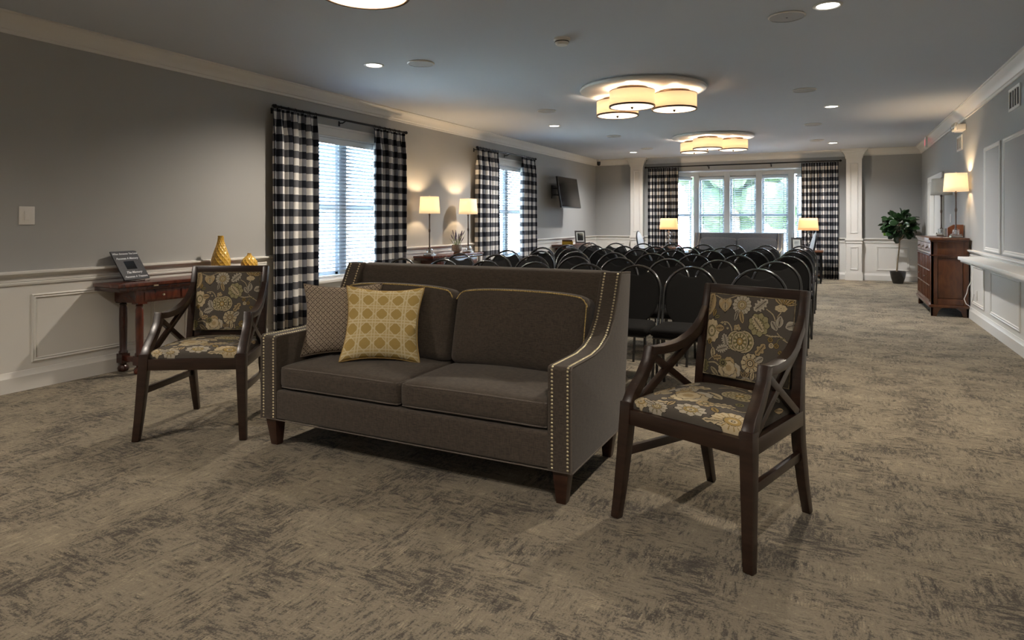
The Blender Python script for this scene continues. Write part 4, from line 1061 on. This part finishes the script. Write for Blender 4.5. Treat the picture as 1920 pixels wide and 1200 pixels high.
make_slim_lamp('lit slim table lamp with white square shade, left of the lavender pot', (-5.13, 7.72, .745), R(2), True, lg)
make_slim_lamp('lit slim table lamp with white square shade, between the lavender pot and the curtain', (-5.13, 8.80, .745), R(2), True, lg)
make_slim_lamp('lit slim table lamp on the cherry wood cabinet at the right wall', (1.402, 10.19, 1.0245), R(4), True, lg)
make_slim_lamp('unlit slim table lamp at the far end of the cherry wood cabinet', (1.385, 11.36, 1.0205), R(0), False, lg)

# lavender in a stoneware pot
LV = thing('potted_lavender', 'small potted lavender in a grey pot between the two lit lamps', 'plant', (-5.13, 8.46, .745))
MB().lathe([(.035, 0), (.045, .006), (.040, .02), (.052, .03), (.072, .055), (.078, .09), (.076, .135), (.070, .135), (.066, .11), (.001, .11)], 24).build('pot', M['stone'], LV, smooth=40)
MB().lathe([(.046, 0), (.047, .006), (.041, .022), (.054, .034)], 24, cap=False).build('pot_foot', M['bookbrown'], LV, smooth=40)
sm_ = MB(); bd_ = MB()
for k in range(46):
    a = random.uniform(0, 2*PI); r = random.uniform(.0, .045); sp = random.uniform(.15, .5)*r/.03+random.uniform(0, .2); h = random.uniform(.10, .22)
    p0 = Vector((r*math.cos(a), r*math.sin(a), .10)); p1 = p0+Vector((math.cos(a)*sp*.06, math.sin(a)*sp*.06, h*.6)); p2 = p0+Vector((math.cos(a)*sp*.13, math.sin(a)*sp*.13, h))
    sm_.tube([p0, p1, p2], [.0022, .0018, .001], 4)
    if k % 2 == 0: d = (p2-p1).normalized(); bd_.tube([p2-d*.03, p2-d*.01, p2+d*.02, p2+d*.045], [.003, .0065, .006, .0015], 5)
q = sm_.build('stems', M['stem'], LV); q['kind'] = 'stuff'; q = bd_.build('flower_spikes', M['lavender'], LV); q['kind'] = 'stuff'

# books and photo frame on the far console
def make_book(label, m, loc, rz, L_=.24, Wd=.17, th=.045):
    t = thing('book', label, 'book', loc, rz, 'stacked books')
    MB().box(-Wd/2+.004, Wd/2-.005, -L_/2+.004, L_/2-.004, .003, th-.003).build('pages', M['paper'], t)
    MB().box(-Wd/2, Wd/2, -L_/2, L_/2, 0, .003).box(-Wd/2, Wd/2, -L_/2, L_/2, th-.003, th).box(-Wd/2, -Wd/2+.004, -L_/2, L_/2, 0, th).build('cover', m, t)
    return t
make_book('thick yellow book, under the brown one on the far console table', M['bookyel'], (-5.12, 13.05, .735), R(95), .24, .2, .065)
make_book('brown book lying on the yellow book on the far console table', M['bookbrown'], (-5.12, 13.05, .801), R(90), .23, .19, .03)
def make_photo(label, loc, rz, w_, h_, inner, tilt=-12):
    t = thing('picture_frame', label, 'picture frame', loc); t.rotation_euler = (R(tilt), 0, rz)
    b = .032; mb = MB()
    mb.box(-w_/2, w_/2, -.009, .009, 0, b).box(-w_/2, w_/2, -.009, .009, h_-b, h_).box(-w_/2, -w_/2+b, -.009, .009, b, h_-b).box(w_/2-b, w_/2, -.009, .009, b, h_-b)
    mb.build('frame', M['frame'], t, bevel=.002)
    MB().box(-w_/2+b, w_/2-b, -.002, .004, b, h_-b).build('mat_card', M['paper'], t)
    MB().box(-w_/2+b+.022, w_/2-b-.022, -.0035, -.002, b+.025, h_-b-.025).build('photo', inner, t)
    MB().box(-w_/2+b, w_/2-b, -.0062, -.005, b, h_-b).build('glass', M['glass'], t)
    MB().add([(-.02, .009, h_*.75), (.02, .009, h_*.75), (.02, .009+h_*.32, .026), (-.02, .009+h_*.32, .026), (-.02, .012, h_*.75), (.02, .012, h_*.75), (.02, .014+h_*.32, .026), (-.02, .014+h_*.32, .026)],
             [(0, 1, 2, 3), (7, 6, 5, 4), (0, 4, 5, 1), (2, 6, 7, 3), (1, 5, 6, 2), (3, 7, 4, 0)]).build('stand', M['frame'], t)
    return t
make_photo('dark picture frame standing on the far left console table', (-5.10, 13.72, .742), R(40), .24, .28, M['screen'])

# ------------------------------------------------------------------ television
TV = thing('television', 'black flat television tilted down on the left wall', 'television', (XL+.32, 12.92, 1.835)); TV.rotation_euler = (R(-9), 0, R(90))
MB().box(-.56, .56, 0, .04, -.325, .325).build('housing', M['bezel'], TV, bevel=.004)
MB().box(-.545, .545, -.0015, 0, -.305, .312).build('screen', M['screen'], TV)
MB().box(-.25, .25, .04, .065, -.18, .12).build('back_cover', M['bezel'], TV, bevel=.006)
TM = thing('television_bracket', 'black wall bracket holding the television', 'bracket', (XL, 12.80, 1.85))
MB().box(0, .02, -.12, .12, -.14, .14).build('wall_plate', M['bezel'], TM, bevel=.003)
for z in (-.07, .07): MB().tube([(.02, -.08, z), (.12, -.16, z), (.20, .05, z)], .014, 8).build('arm', M['bezel'], TM)

# ------------------------------------------------------------------ cherry cabinet at the right wall
CB = thing('sideboard', 'cherry wood sideboard with lattice doors against the right wall', 'cabinet', (1.115, 10.07, 0))
D_, Lc, Hc = .41, 1.50, 1.02      # local: front plane x=0 facing the aisle, wall at x=D_, length along +y
ch = M['cherry']; cd = M['cherrydark']
MB().box(-.03, D_+.005, -.035, Lc+.035, Hc-.03, Hc).build('top', ch, CB, bevel=.006)
MB().box(-.012, D_, -.015, Lc+.015, Hc-.052, Hc-.03).build('top_moulding', cd, CB, bevel=.004)
# carcass with recessed side panels
MB().box(.02, D_-.005, .02, Lc-.02, .14, Hc-.052).build('body', cd, CB)
for y in (0, Lc-.02):
    mb = MB(); mb.box(0, .07, y, y+.02, .14, Hc-.05); mb.box(D_-.06, D_, y, y+.02, .14, Hc-.05); mb.box(.07, D_-.06, y, y+.02, .14, .23); mb.box(.07, D_-.06, y, y+.02, Hc-.26, Hc-.05)
    sp_ = mb.build('side_frame', cd if y else ch, CB, bevel=.002)
    MB().box(.075, D_-.065, y+.006, y+.014, .235, Hc-.265).build('side_panel', ch, CB, bevel=.003)
    yy = -.012 if y == 0 else Lc+.002
    MB().box(-.01, D_, min(yy, yy+.01), max(yy, yy+.012), Hc-.235, Hc-.215).build('side_moulding', cd, CB, bevel=.002)
MB().box(-.025, D_+.003, -.025, Lc+.025, .115, .15).build('plinth_moulding', ch, CB, bevel=.005)
mb = MB()
for y in (0, Lc-.05): mb.box(-.004, .03, y, y+.05, .15, Hc-.05)
mb.box(-.004, .03, .05, Lc-.05, Hc-.22, Hc-.19); mb.box(-.004, .03, .05, Lc-.05, .15, .18); mb.box(-.004, .03, .05, Lc-.05, Hc-.07, Hc-.05)
mb.build('face_frame', ch, CB, bevel=.002)
for k in range(3):
    a = .055+k*(Lc-.11)/3; b = a+(Lc-.11)/3-.008
    d = MB().box(-.006, .02, a, b, Hc-.185, Hc-.075).build('drawer', ch, CB, bevel=.003)
    for q in (.5,):
        yc = a+(b-a)*q; MB().tube([(-.006, yc-.045, Hc-.125), (-.028, yc-.035, Hc-.14), (-.03, yc, Hc-.148), (-.028, yc+.035, Hc-.14), (-.006, yc+.045, Hc-.125)], .005, 6).merge(MB().box(-.009, -.006, yc-.055, yc+.055, Hc-.14, Hc-.11)).build('handle', M['bronze'], d)
for k in range(4):
    a = .055+k*(Lc-.11)/4; b = a+(Lc-.11)/4-.006
    d = MB().box(0, .02, a, b, .185, Hc-.225).build('door', M['mahog'], CB)
    lt = MB(); wd_ = .014
    for q in range(4): y = a+(b-a-wd_)*q/3; lt.box(-.012, 0, y, y+wd_, .185, Hc-.225)
    for q in range(4): z = .185+(Hc-.41-wd_)*q/3; lt.box(-.012, 0, a, b, z, z+wd_)
    lt.build('lattice', ch, d, bevel=.0015)
    MB().tube([(-.012, (b-.03 if k % 2 == 0 else a+.03), .50), (-.036, (b-.03 if k % 2 == 0 else a+.03), .50), (-.036, (b-.06 if k % 2 == 0 else a+.06), .49)], .005, 6).build('handle', M['bronze'], d)
for y, s in ((0, 1), (Lc, -1)):
    for x, e in ((0, 1), (D_, -1)):
        a, b = (y, y+.02) if s > 0 else (y-.02, y)
        MB().prism([(x, 0), (x+e*.06, 0), (x+e*.085, .075), (x+e*.13, .115), (x, .115)], a, b, 'y').merge(MB().prism([(y, 0), (y+s*.06, 0), (y+s*.085, .075), (y+s*.13, .115), (y, .115)], min(x, x+e*.02), max(x, x+e*.02), 'x')).build('foot', ch, CB)
# things on the cabinet
t = thing('napkin_box', 'brown wooden box behind the lit lamp on the cherry sideboard', 'box', (1.45, 10.62, 1.02), 0)
MB().prism([(-.09, 0), (.09, 0), (.09, .17), (-.02, .17), (-.09, .125)], -.05, .05, 'y').xf(Matrix.Rotation(R(0), 4, 'Z')).build('body', ch, t, bevel=.003)
t = thing('card_holder', 'small clear acrylic card holder on the cherry sideboard', 'holder', (1.37, 10.85, 1.02), R(70))
MB().box(-.06, .06, -.003, .003, 0, .12).box(-.06, .06, -.02, .02, 0, .004).build('holder', M['crystal'], t); MB().box(-.055, .055, -.0015, .0015, .006, .115).build('card', M['paper'], t)
t = tag(MB().prism([(-.10, -.06), (.11, -.05), (.10, .07), (-.09, .05)], 0, .002, 'z').build('paper_sheet', M['paper']), 'loose white paper lying by the lamp base on the sideboard', 'paper'); t.location = (1.36, 10.2, 1.0205)
tag(MB().tube([(1.545, 10.02, .52), (1.53, 9.98, .46), (1.50, 9.97, .40), (1.49, 9.98, .33), (1.46, 9.97, .25), (1.48, 9.97, .19), (1.52, 9.93, .16), (1.535, 9.86, .27), (1.544, 9.84, .33)], .005, 6).build('power_cord', M['plastic'], smooth=60), 'white lamp cord hanging beside the cherry sideboard', 'cord')
def wall_plate(name, label, cat, loc, rz, w_, h_, kind):
    t = thing(name, label, cat, loc, rz)
    MB().box(-w_/2, w_/2, -.007, 0, -h_/2, h_/2).build('cover_plate', M['plastic'], t, bevel=.003)
    if kind == 'rocker': MB().box(-.017, .017, -.012, -.007, -.034, .034).build('rocker', M['plastic'], t, bevel=.002)
    else:
        for z in (-.02, .02): MB().box(-.016, .016, -.009, -.007, z-.014, z+.014).build('socket', M['plastic'], t, bevel=.002)
    return t
wall_plate('light_switch', 'white light switch on the grey wall at far left', 'switch', (XL, 2.73, 1.285), R(90), .105, .135, 'rocker')
wall_plate('light_switch', 'white switch plate beyond the lamp on the right wall', 'switch', (XR, 11.75, 1.28), R(-90), .08, .13, 'rocker')
wall_plate('wall_outlet', 'white outlet low on the right wall below the shelf', 'outlet', (XR-.013, 9.66, .33), R(-90), .075, .12, 'outlet')

# serving shelf on the right wall
SH = thing('wall_shelf', 'white wooden serving shelf along the right wall', 'shelf', (XR, 7.78, 0))
MB().box(-.258, 0, -1.52, 1.53, .782, .82).build('board', M['white'], SH, bevel=.006)
MB().box(-.235, 0, -1.49, 1.50, .755, .782).build('edge_moulding', M['white'], SH, bevel=.004)

# door on the right wall, in its casing
d_ = struct(MB().box(XR-.02, XR, DR[0], DR[1], .008, 1.93).build('door_1', M['white']))
for z0, z1 in ((.2, .9), (1.02, 1.8)):
    for a, b in ((DR[0]+.12, DR[0]+.70), (DR[0]+.90, DR[0]+1.48)): MB().box(XR-.026, XR-.02, a, b, z0, z1).build('door_panel', M['white'], d_, bevel=.004)
MB().tube([(XR-.02, DR[0]+.07, 1.0), (XR-.06, DR[0]+.07, 1.0), (XR-.06, DR[0]+.15, 1.0)], .009, 8).build('door_handle', M['nickel'], d_)
tn += 1; mb = MB(); 
for a, b in ((DR[0]-.10, DR[0]), (DR[1], DR[1]+.10)): mb.box(XR-.032, XR, a, b, 0, 1.95)
mb.box(XR-.034, XR, DR[0]-.10, DR[1]+.10, 1.93, 2.03); struct(mb.build(f'trim_{tn}', M['white'], bevel=.004))

# ------------------------------------------------------------------ right wall fittings
def make_vent(label, y0, y1, z0, z1):
    t = thing('air_vent', label, 'vent', (XR, (y0+y1)/2, (z0+z1)/2), 0, 'air return grilles on the right wall')
    hy, hz = (y1-y0)/2, (z1-z0)/2; f = .028
    MB().box(-.012, 0, -hy, hy, -hz, -hz+f).box(-.012, 0, -hy, hy, hz-f, hz).box(-.012, 0, -hy, -hy+f, -hz+f, hz-f).box(-.012, 0, hy-f, hy, -hz+f, hz-f).build('frame', M['white'], t, bevel=.002)
    MB().box(-.003, -.001, -hy+f, hy-f, -hz+f, hz-f).build('duct', M['darkslot'], t)
    n = 4
    for k in range(1, n+1 if n > 4 else n):
        y = -hy+f+(2*hy-2*f)*k/n; MB().box(-.010, -.004, y-.012, y+.012, -hz+f, hz-f).build('louvre', M['white'], t)
    return t
make_vent('large white air grille high on the right wall, nearest the camera', 7.60, 8.04, 2.325, 2.545)
make_vent('small air grille below the emergency light on the right wall', 10.75, 11.15, 2.22, 2.43)
EL = thing('emergency_light', 'white emergency light with two lamp heads high on the right wall', 'light', (XR, 10.62, 2.50))
MB().box(-.10, 0, -.15, .15, -.045, .04).build('housing', M['plastic'], EL, bevel=.012, seg=3)
for y in (-.075, .075):
    h = MB().lathe([(.052, 0), (.060, .025), (.058, .034), (.050, .035)], 18).xf(Matrix.Translation((-.092, y, .012)) @ Matrix.Rotation(R(-82), 4, 'Y')).build('lamp_head', M['plastic'], EL, smooth=40)
    MB().lathe([(.050, .030), (.040, .045), (.001, .052)], 9).xf(Matrix.Translation((-.092, y, .012)) @ Matrix.Rotation(R(-82), 4, 'Y')).build('lamp_lens', M['nickel'], h)
EX = thing('exit_sign', 'red and white exit sign under the ceiling near the far right corner', 'sign', (1.45, 13.75, 2.64)); EX.rotation_euler = (0, 0, R(86))
MB().box(-.16, .16, -.02, .02, -.10, .10).build('housing', M['plastic'], EX, bevel=.004)
for s in (-1, 1):
    cu = bpy.data.curves.new('lettering', 'FONT'); cu.body = 'EXIT'; cu.size = .15; cu.align_x = 'CENTER'; cu.extrude = .001
    o = text_mesh(cu, M['red']); o.parent = EX; o.location = (0, s*.0215, -.05); o.rotation_euler = (R(90), 0, 0 if s < 0 else PI)
t = thing('security_camera', 'small dark security camera in the far left ceiling corner', 'camera', (XL+.16, YB-.22, 2.585))
MB().lathe([(.05, .10), (.05, .155)], 14).build('mount', M['plastic'], t, smooth=40); MB().lathe([(.001, -.0), (.03, .01), (.045, .04), (.045, .10)], 16).build('lens_dome', M['screen'], t, smooth=60)

# ------------------------------------------------------------------ ceiling fittings
def spot(name, loc, power, angle, blend, col, r=.05):
    l = bpy.data.lights.new(name, 'SPOT'); l.energy = power; l.spot_size = angle; l.spot_blend = blend; l.color = col; l.shadow_soft_size = r
    o = bpy.data.objects.new(name, l); C.objects.link(o); o.location = loc; return o
DL = [(x, y) for y in (5.02, 9.50, 13.97) for x in (-3.97, -.05)]
names = {(-3.97, 5.02): 'nearest recessed downlight on the left side of the ceiling', (-.05, 5.02): 'nearest recessed downlight on the right side of the ceiling, by the picture top',
         (-3.97, 9.50): 'middle recessed downlight on the left side of the ceiling', (-.05, 9.50): 'middle recessed downlight on the right side of the ceiling',
         (-3.97, 13.97): 'farthest recessed downlight on the left, near the pilaster', (-.05, 13.97): 'farthest recessed downlight on the right side of the ceiling'}
def make_down(x, y, label):
    t = thing('recessed_downlight', label, 'ceiling light', (x, y, H), 0, 'recessed downlights')
    MB().lathe([(.078, -.001), (.096, -.001), (.096, -.005), (.08, -.009), (.072, -.004)], 28, cap=False).build('trim_ring', M['plastic'], t, smooth=40)
    MB().lathe([(.001, -.003), (.075, -.003)], 28, cap=False).build('lens', M['lens'], t)
for x, y in DL:
    make_down(x, y, names[(x, y)]); spot('downlight', (x, y, H-.02), 255, R(150), .9, (1, .88, .735) if y < 6 else (1, .96, .92))
for x in (-3.97, -.05):        # the same grid continues behind the camera
    for y in (.55, -2.4):
        make_down(x, y, f"recessed downlight behind the camera, {'left' if x < -1 else 'right'} side, {'nearer' if y > 0 else 'farther'}")
        spot('downlight', (x, y, H-.02), 200 if y > 0 else 70, R(150), .9, (1, .89, .77))
for x, line in ((-3.52, 'left'), (-.32, 'right')):
    for k, y in enumerate((5.15, 8.15, 11.14, 13.4)):
        t = thing('ceiling_speaker', f'{ordn(k+1)} round white ceiling speaker of the {line} line, counted from the camera', 'speaker', (x, y, H), 0, 'round ceiling speakers')
        MB().lathe([(.125, 0), (.13, -.006), (.12, -.012)], 32, cap=False).build('rim', M['plastic'], t, smooth=40)
        MB().lathe([(.121, -.010), (.06, -.013), (.001, -.014)], 32, cap=False).build('grille', M['speaker'], t, smooth=40)
        if k == 0 and line == 'right': MB().lathe([(.001, -.017), (.006, -.016), (.007, -.013)], 8, cap=False).build('badge', M['bezel'], t)
SD = thing('smoke_detector', 'white smoke detector on the ceiling left of the drum light cluster', 'smoke detector', (-2.01, 4.97, H))
MB().lathe([(.07, 0), (.07, -.014), (.058, -.018)], 24, cap=False).build('base', M['plastic'], SD, smooth=40)
MB().lathe([(.058, -.016), (.056, -.040), (.045, -.056), (.001, -.058)], 24, cap=False).build('body', M['plastic'], SD, smooth=40)
MB().lathe([(.059, -.026), (.059, -.034)], 24, cap=False).build('smoke_slots', M['darkslot'], SD)

def make_cluster(cy, label):
    t = thing('drum_light_cluster', label, 'ceiling light', (-1.95, cy, 0), 0, 'triple drum ceiling lights on round plates')
    MB().lathe([(.001, H-.045), (.60, H-.045), (.66, H-.048), (.69, H-.04), (.70, H-.022), (.69, H-.005), (.66, H)], 64, cap=False).build('ceiling_plate', M['white'], t, smooth=40)
    for dx, dy in ((-.045, -.25), (-.37, .27), (.33, .13)):
        r = .245; z0, z1 = H-.255, H-.078
        sh = MB().lathe([(r, z0+.012), (r, z1-.006)], 48, (dx, dy, 0), cap=False).build('drum_shade', M['drumshade'], t, smooth=60)
        sh.modifiers.new('thickness', 'SOLIDIFY').thickness = .0025
        MB().lathe([(r+.002, z0), (r+.004, z0), (r+.004, z0+.017), (r-.004, z0+.017), (r-.012, z0)], 48, (dx, dy, 0), cap=False).build('trim_band', M['bronze'], sh, smooth=60)
        MB().lathe([(r-.003, z1-.006), (r+.003, z1-.006), (r+.003, z1), (r-.003, z1)], 48, (dx, dy, 0), cap=False).build('top_band', M['bronze'], sh, smooth=60)
        MB().lathe([(.001, z0+.004), (r-.012, z0+.004)], 48, (dx, dy, 0), cap=False).build('diffuser', M['diffuser'], sh)
        MB().lathe([(.001, z0-.022), (.009, z0-.016), (.012, z0-.008), (.016, z0+.002)], 14, (dx, dy, 0), cap=False).build('finial', M['bronze'], sh, smooth=40)
        MB().lathe([(.165, H-.068), (.17, H-.068), (.17, H-.046), (.165, H-.046)], 40, (dx, dy, 0), cap=False).merge(MB().lathe([(.012, z0+.01), (.012, H-.045)], 10, (dx, dy, 0))).build('canopy_ring', M['bronze'], sh, smooth=40)
        lamp_light('drum_bulb_light', (-1.95+dx, cy+dy, H-.15), 25, .06, (1, .78, .54))
make_cluster(7.22, 'triple drum ceiling light on a round white plate, nearer of the two full clusters')
make_cluster(11.90, 'triple drum ceiling light on a round white plate, farther from the camera')
make_cluster(2.58, 'drum ceiling light cut off by the top edge of the picture')

# ------------------------------------------------------------------ far end: side tables, lamps, oval chairs, frame
def make_side_table(label, loc):
    t = thing('side_table', label, 'side table', loc, 0, 'side tables beside the grey sofa'); W = .30
    MB().box(-W, W, -W, W, .61, .64).build('table_top', M['cherry'], t, bevel=.004); MB().box(-W+.03, W-.03, -W+.03, W-.03, .56, .61).build('apron', M['curtain_rod'], t)
    for x in (-1, 1):
        for y in (-1, 1): MB().taper((x*(W-.045), y*(W-.045), 0), (.028, .028), (x*(W-.045), y*(W-.045), .61), (.04, .04)).build('leg', M['curtain_rod'], t)
    MB().box(-W+.04, W-.04, -W+.04, W-.04, .15, .17).build('shelf', M['cherry'], t)
make_side_table('side table with dark legs left of the grey sofa', (-3.36, 14.72, 0)); make_side_table('side table with dark legs and brown top right of the grey sofa', (-.52, 14.45, 0))
def far_lamp(label, loc, kind):
    t = thing('table_lamp', label, 'lamp', loc, 0, 'lamps beside the grey sofa')
    MB().lathe([(.075, 0), (.075, .012), (.02, .02), (.012, .03)], 20).build('base', M['bronze'], t, smooth=40)
    if kind == 'stack':
        for k in range(4):
            z = .035+k*.085; MB().lathe([(.012, z), (.032, z+.02), (.036, z+.04), (.03, z+.065), (.012, z+.08)], 12).build('glass_ball', M['crystal'], t, smooth=40)
        MB().tube([(0, 0, .02), (0, 0, .5)], .005, 6).build('rod', M['nickel'], t)
    else:
        for a, b in ((.0, 1), (PI, 1)):
            p = [(.055*math.cos(a+u*5.2)*math.sin(.35+u*2.4), .02*math.sin(a+u*5.2), .03+u*.36) for u in [k/24 for k in range(25)]]
            MB().tube(p, .0055, 6).build('scroll', M['curtain_rod'], t, smooth=60)
        ring_ = [(.05*math.cos(2*PI*k/20), 0, .16+.075*math.sin(2*PI*k/20)) for k in range(20)]; MB().tube(ring_, .005, 6, closed=True).build('scroll', M['curtain_rod'], t, smooth=60)
        ring_ = [(.038*math.cos(2*PI*k/20), 0, .30+.06*math.sin(2*PI*k/20)) for k in range(20)]; MB().tube(ring_, .005, 6, closed=True).build('scroll', M['curtain_rod'], t, smooth=60)
        MB().tube([(0, 0, .36), (0, 0, .5)], .006, 6).build('rod', M['curtain_rod'], t)
    o = square_shade(.195, .170, .405, .655, .62).build('lamp_shade', M['shade_far'], t, smooth=60); o.modifiers.new('thickness', 'SOLIDIFY').thickness = .002
    MB().tube([(-.17, 0, .645), (.17, 0, .645)], .0025, 5).build('harp', M['bronze'], t); MB().lathe([(.004, .645), (.008, .66), (.008, .675), (.002, .68)], 8).build('finial', M['bronze'], t)
    MB().lathe([(.012, .46), (.026, .49), (.028, .51), (.018, .54), (.001, .545)], 12).build('bulb', M['diffuser'], t, smooth=60)
    lamp_light('lamp_bulb_light', (loc[0], loc[1], loc[2]+.575), 16)
M['shade_far'] = translucent('linen_drum_shade', (.78, .60, .40), .5, ((1, .62, .30), .28))
far_lamp('lit table lamp with stacked glass base left of the grey sofa', (-3.36, 14.70, .64), 'stack'); far_lamp('lit table lamp with dark scroll base right of the grey sofa', (-.50, 14.50, .64), 'scroll')
make_photo('dark picture frame on the side table right of the grey sofa', (-.70, 14.26, .646), R(10), .20, .26, M['photo'])
def make_oval(label, loc, rz):
    t = thing('oval_back_chair', label, 'chair', loc, rz, 'white oval-back chairs'); cz = .74
    f = lambda z: .21+(z-.45)*.22
    el = [(.225*math.cos(2*PI*k/28), f(cz+.27*math.sin(2*PI*k/28)), cz+.27*math.sin(2*PI*k/28)) for k in range(28)]
    MB().tube(el, .015, 8, closed=True).build('back_frame', M['curtain_rod'], t, smooth=60)
    fr_ = [(.22*math.cos(2*PI*k/28), cz+.265*math.sin(2*PI*k/28)) for k in range(28)]
    mb = MB(); mb.prism(fr_, -.018, .018, 'y'); mb.v = [(x, y+f(z), z) for x, y, z in mb.v]; mb.build('backrest', M['whitefab'], t, bevel=.006)
    o = rounded_box(.48, .45, .08, .03, 6, crown=.015).build('seat', M['whitefab'], t, smooth=80); o.location = (0, 0, .45)
    MB().box(-.23, .23, -.21, .21, .375, .412).build('seat_rail', M['curtain_rod'], t, bevel=.003)
    for x in (-1, 1):
        MB().taper((x*.215, -.205, 0), (.022, .022), (x*.205, -.19, .38), (.042, .042)).build('leg', M['curtain_rod'], t)
        MB().taper((x*.215, .26, 0), (.024, .024), (x*.19, .19, .50), (.042, .042)).build('leg', M['curtain_rod'], t)
make_oval('white oval-back chair in front of the left pilaster, turned to the right', (-3.46, 13.70, 0), R(90)); make_oval('white oval-back chair beside the right side table, turned to the left', (-.66, 13.30, 0), R(-80))

# ------------------------------------------------------------------ fig tree in a pot
FT = thing('potted_fig_tree', 'small potted fig tree with round leafy crown at the far right wall', 'plant', (1.10, 14.93, 0))
MB().lathe([(.001, .0), (.088, .0), (.092, .01), (.125, .12), (.142, .22), (.145, .245), (.136, .247), (.128, .22), (.001, .215)], 32).build('pot', M['pot'], FT, smooth=40)
MB().lathe([(.001, .222), (.13, .218)], 24, cap=False).build('soil', M['soil'], FT)
MB().tube([(-.02, 0, .21), (-.005, .01, .45), (.02, 0, .70), (.03, 0, .86)], [.016, .014, .012, .012], 8).build('trunk', M['bark'], FT, smooth=60)
tips = []
br = MB()
for k in range(9):
    a = 2*PI*k/9+.3; e = (.16, .30, .24)[k % 3]; h = (.42, .22, .30)[k % 3]
    p = [(.03, 0, .84), (.03+e*.35*math.cos(a), e*.35*math.sin(a), .84+h*.5), (.03+e*.8*math.cos(a), e*.8*math.sin(a), .84+h)]
    br.tube(p, [.009, .007, .004], 6); tips.append(p)
br.tube([(.03, 0, .84), (.03, .01, 1.1), (.02, 0, 1.36)], [.009, .007, .004], 6)
br.build('branches', M['bark'], FT, smooth=60)
def leaf_mesh():
    mb = MB(); nL = 6; vs = []; fs = []
    for i in range(nL+1):
        u = i/nL; wd = .058*math.sin(PI*min(1, u*.97+.03))**.62*(.75+.5*u) if 0 < i < nL else .004
        for k in (-1, -.5, 0, .5, 1): vs.append((k*wd, u*.135, -.05*u*u+.012*abs(k)+.004*math.sin(u*18)*abs(k)))
    for i in range(nL):
        for k in range(4): a = i*5+k; fs.append((a, a+1, a+6, a+5))
    return mb.add(vs, fs)
l0 = leaf_mesh().build('leaf', M['leaf'], FT, smooth=80); l0.modifiers.new('thickness', 'SOLIDIFY').thickness = .0015
l1 = leaf_mesh().build('leaf', M['leaflight'], FT, smooth=80); l1.modifiers.new('thickness', 'SOLIDIFY').thickness = .0015
for k in range(125):
    # leaves stand on an ellipsoid shell around the crown centre
    z_ = 1-2*(k+.5)/125; a = k*2.399963; rr = math.sqrt(max(0, 1-z_*z_)); q = random.uniform(.50, 1.0)
    c = Vector((.035+.25*rr*math.cos(a)*q, .25*rr*math.sin(a)*q, 1.145+.235*z_*q))
    if c.z < .93 and rr*q < .3: c.z += .12
    src = l1 if k in (17, 40, 66, 90) else l0
    dirn = Vector((rr*math.cos(a+random.uniform(-.9, .9)), rr*math.sin(a+random.uniform(-.9, .9)), z_*.7+random.uniform(-.35, .6))).normalized()
    rot = dirn.to_track_quat('Y', 'Z').to_euler(); rot.rotate_axis('Y', random.uniform(-1.4, 1.4)); rot.rotate_axis('X', random.uniform(-.5, .5))
    s_ = random.uniform(.85, 1.2)
    if k == 0: l0.location = c; l0.rotation_euler = rot; continue
    if k == 17: l1.location = c; l1.rotation_euler = rot; continue
    again(src, FT, c, rot, (s_, s_, s_))
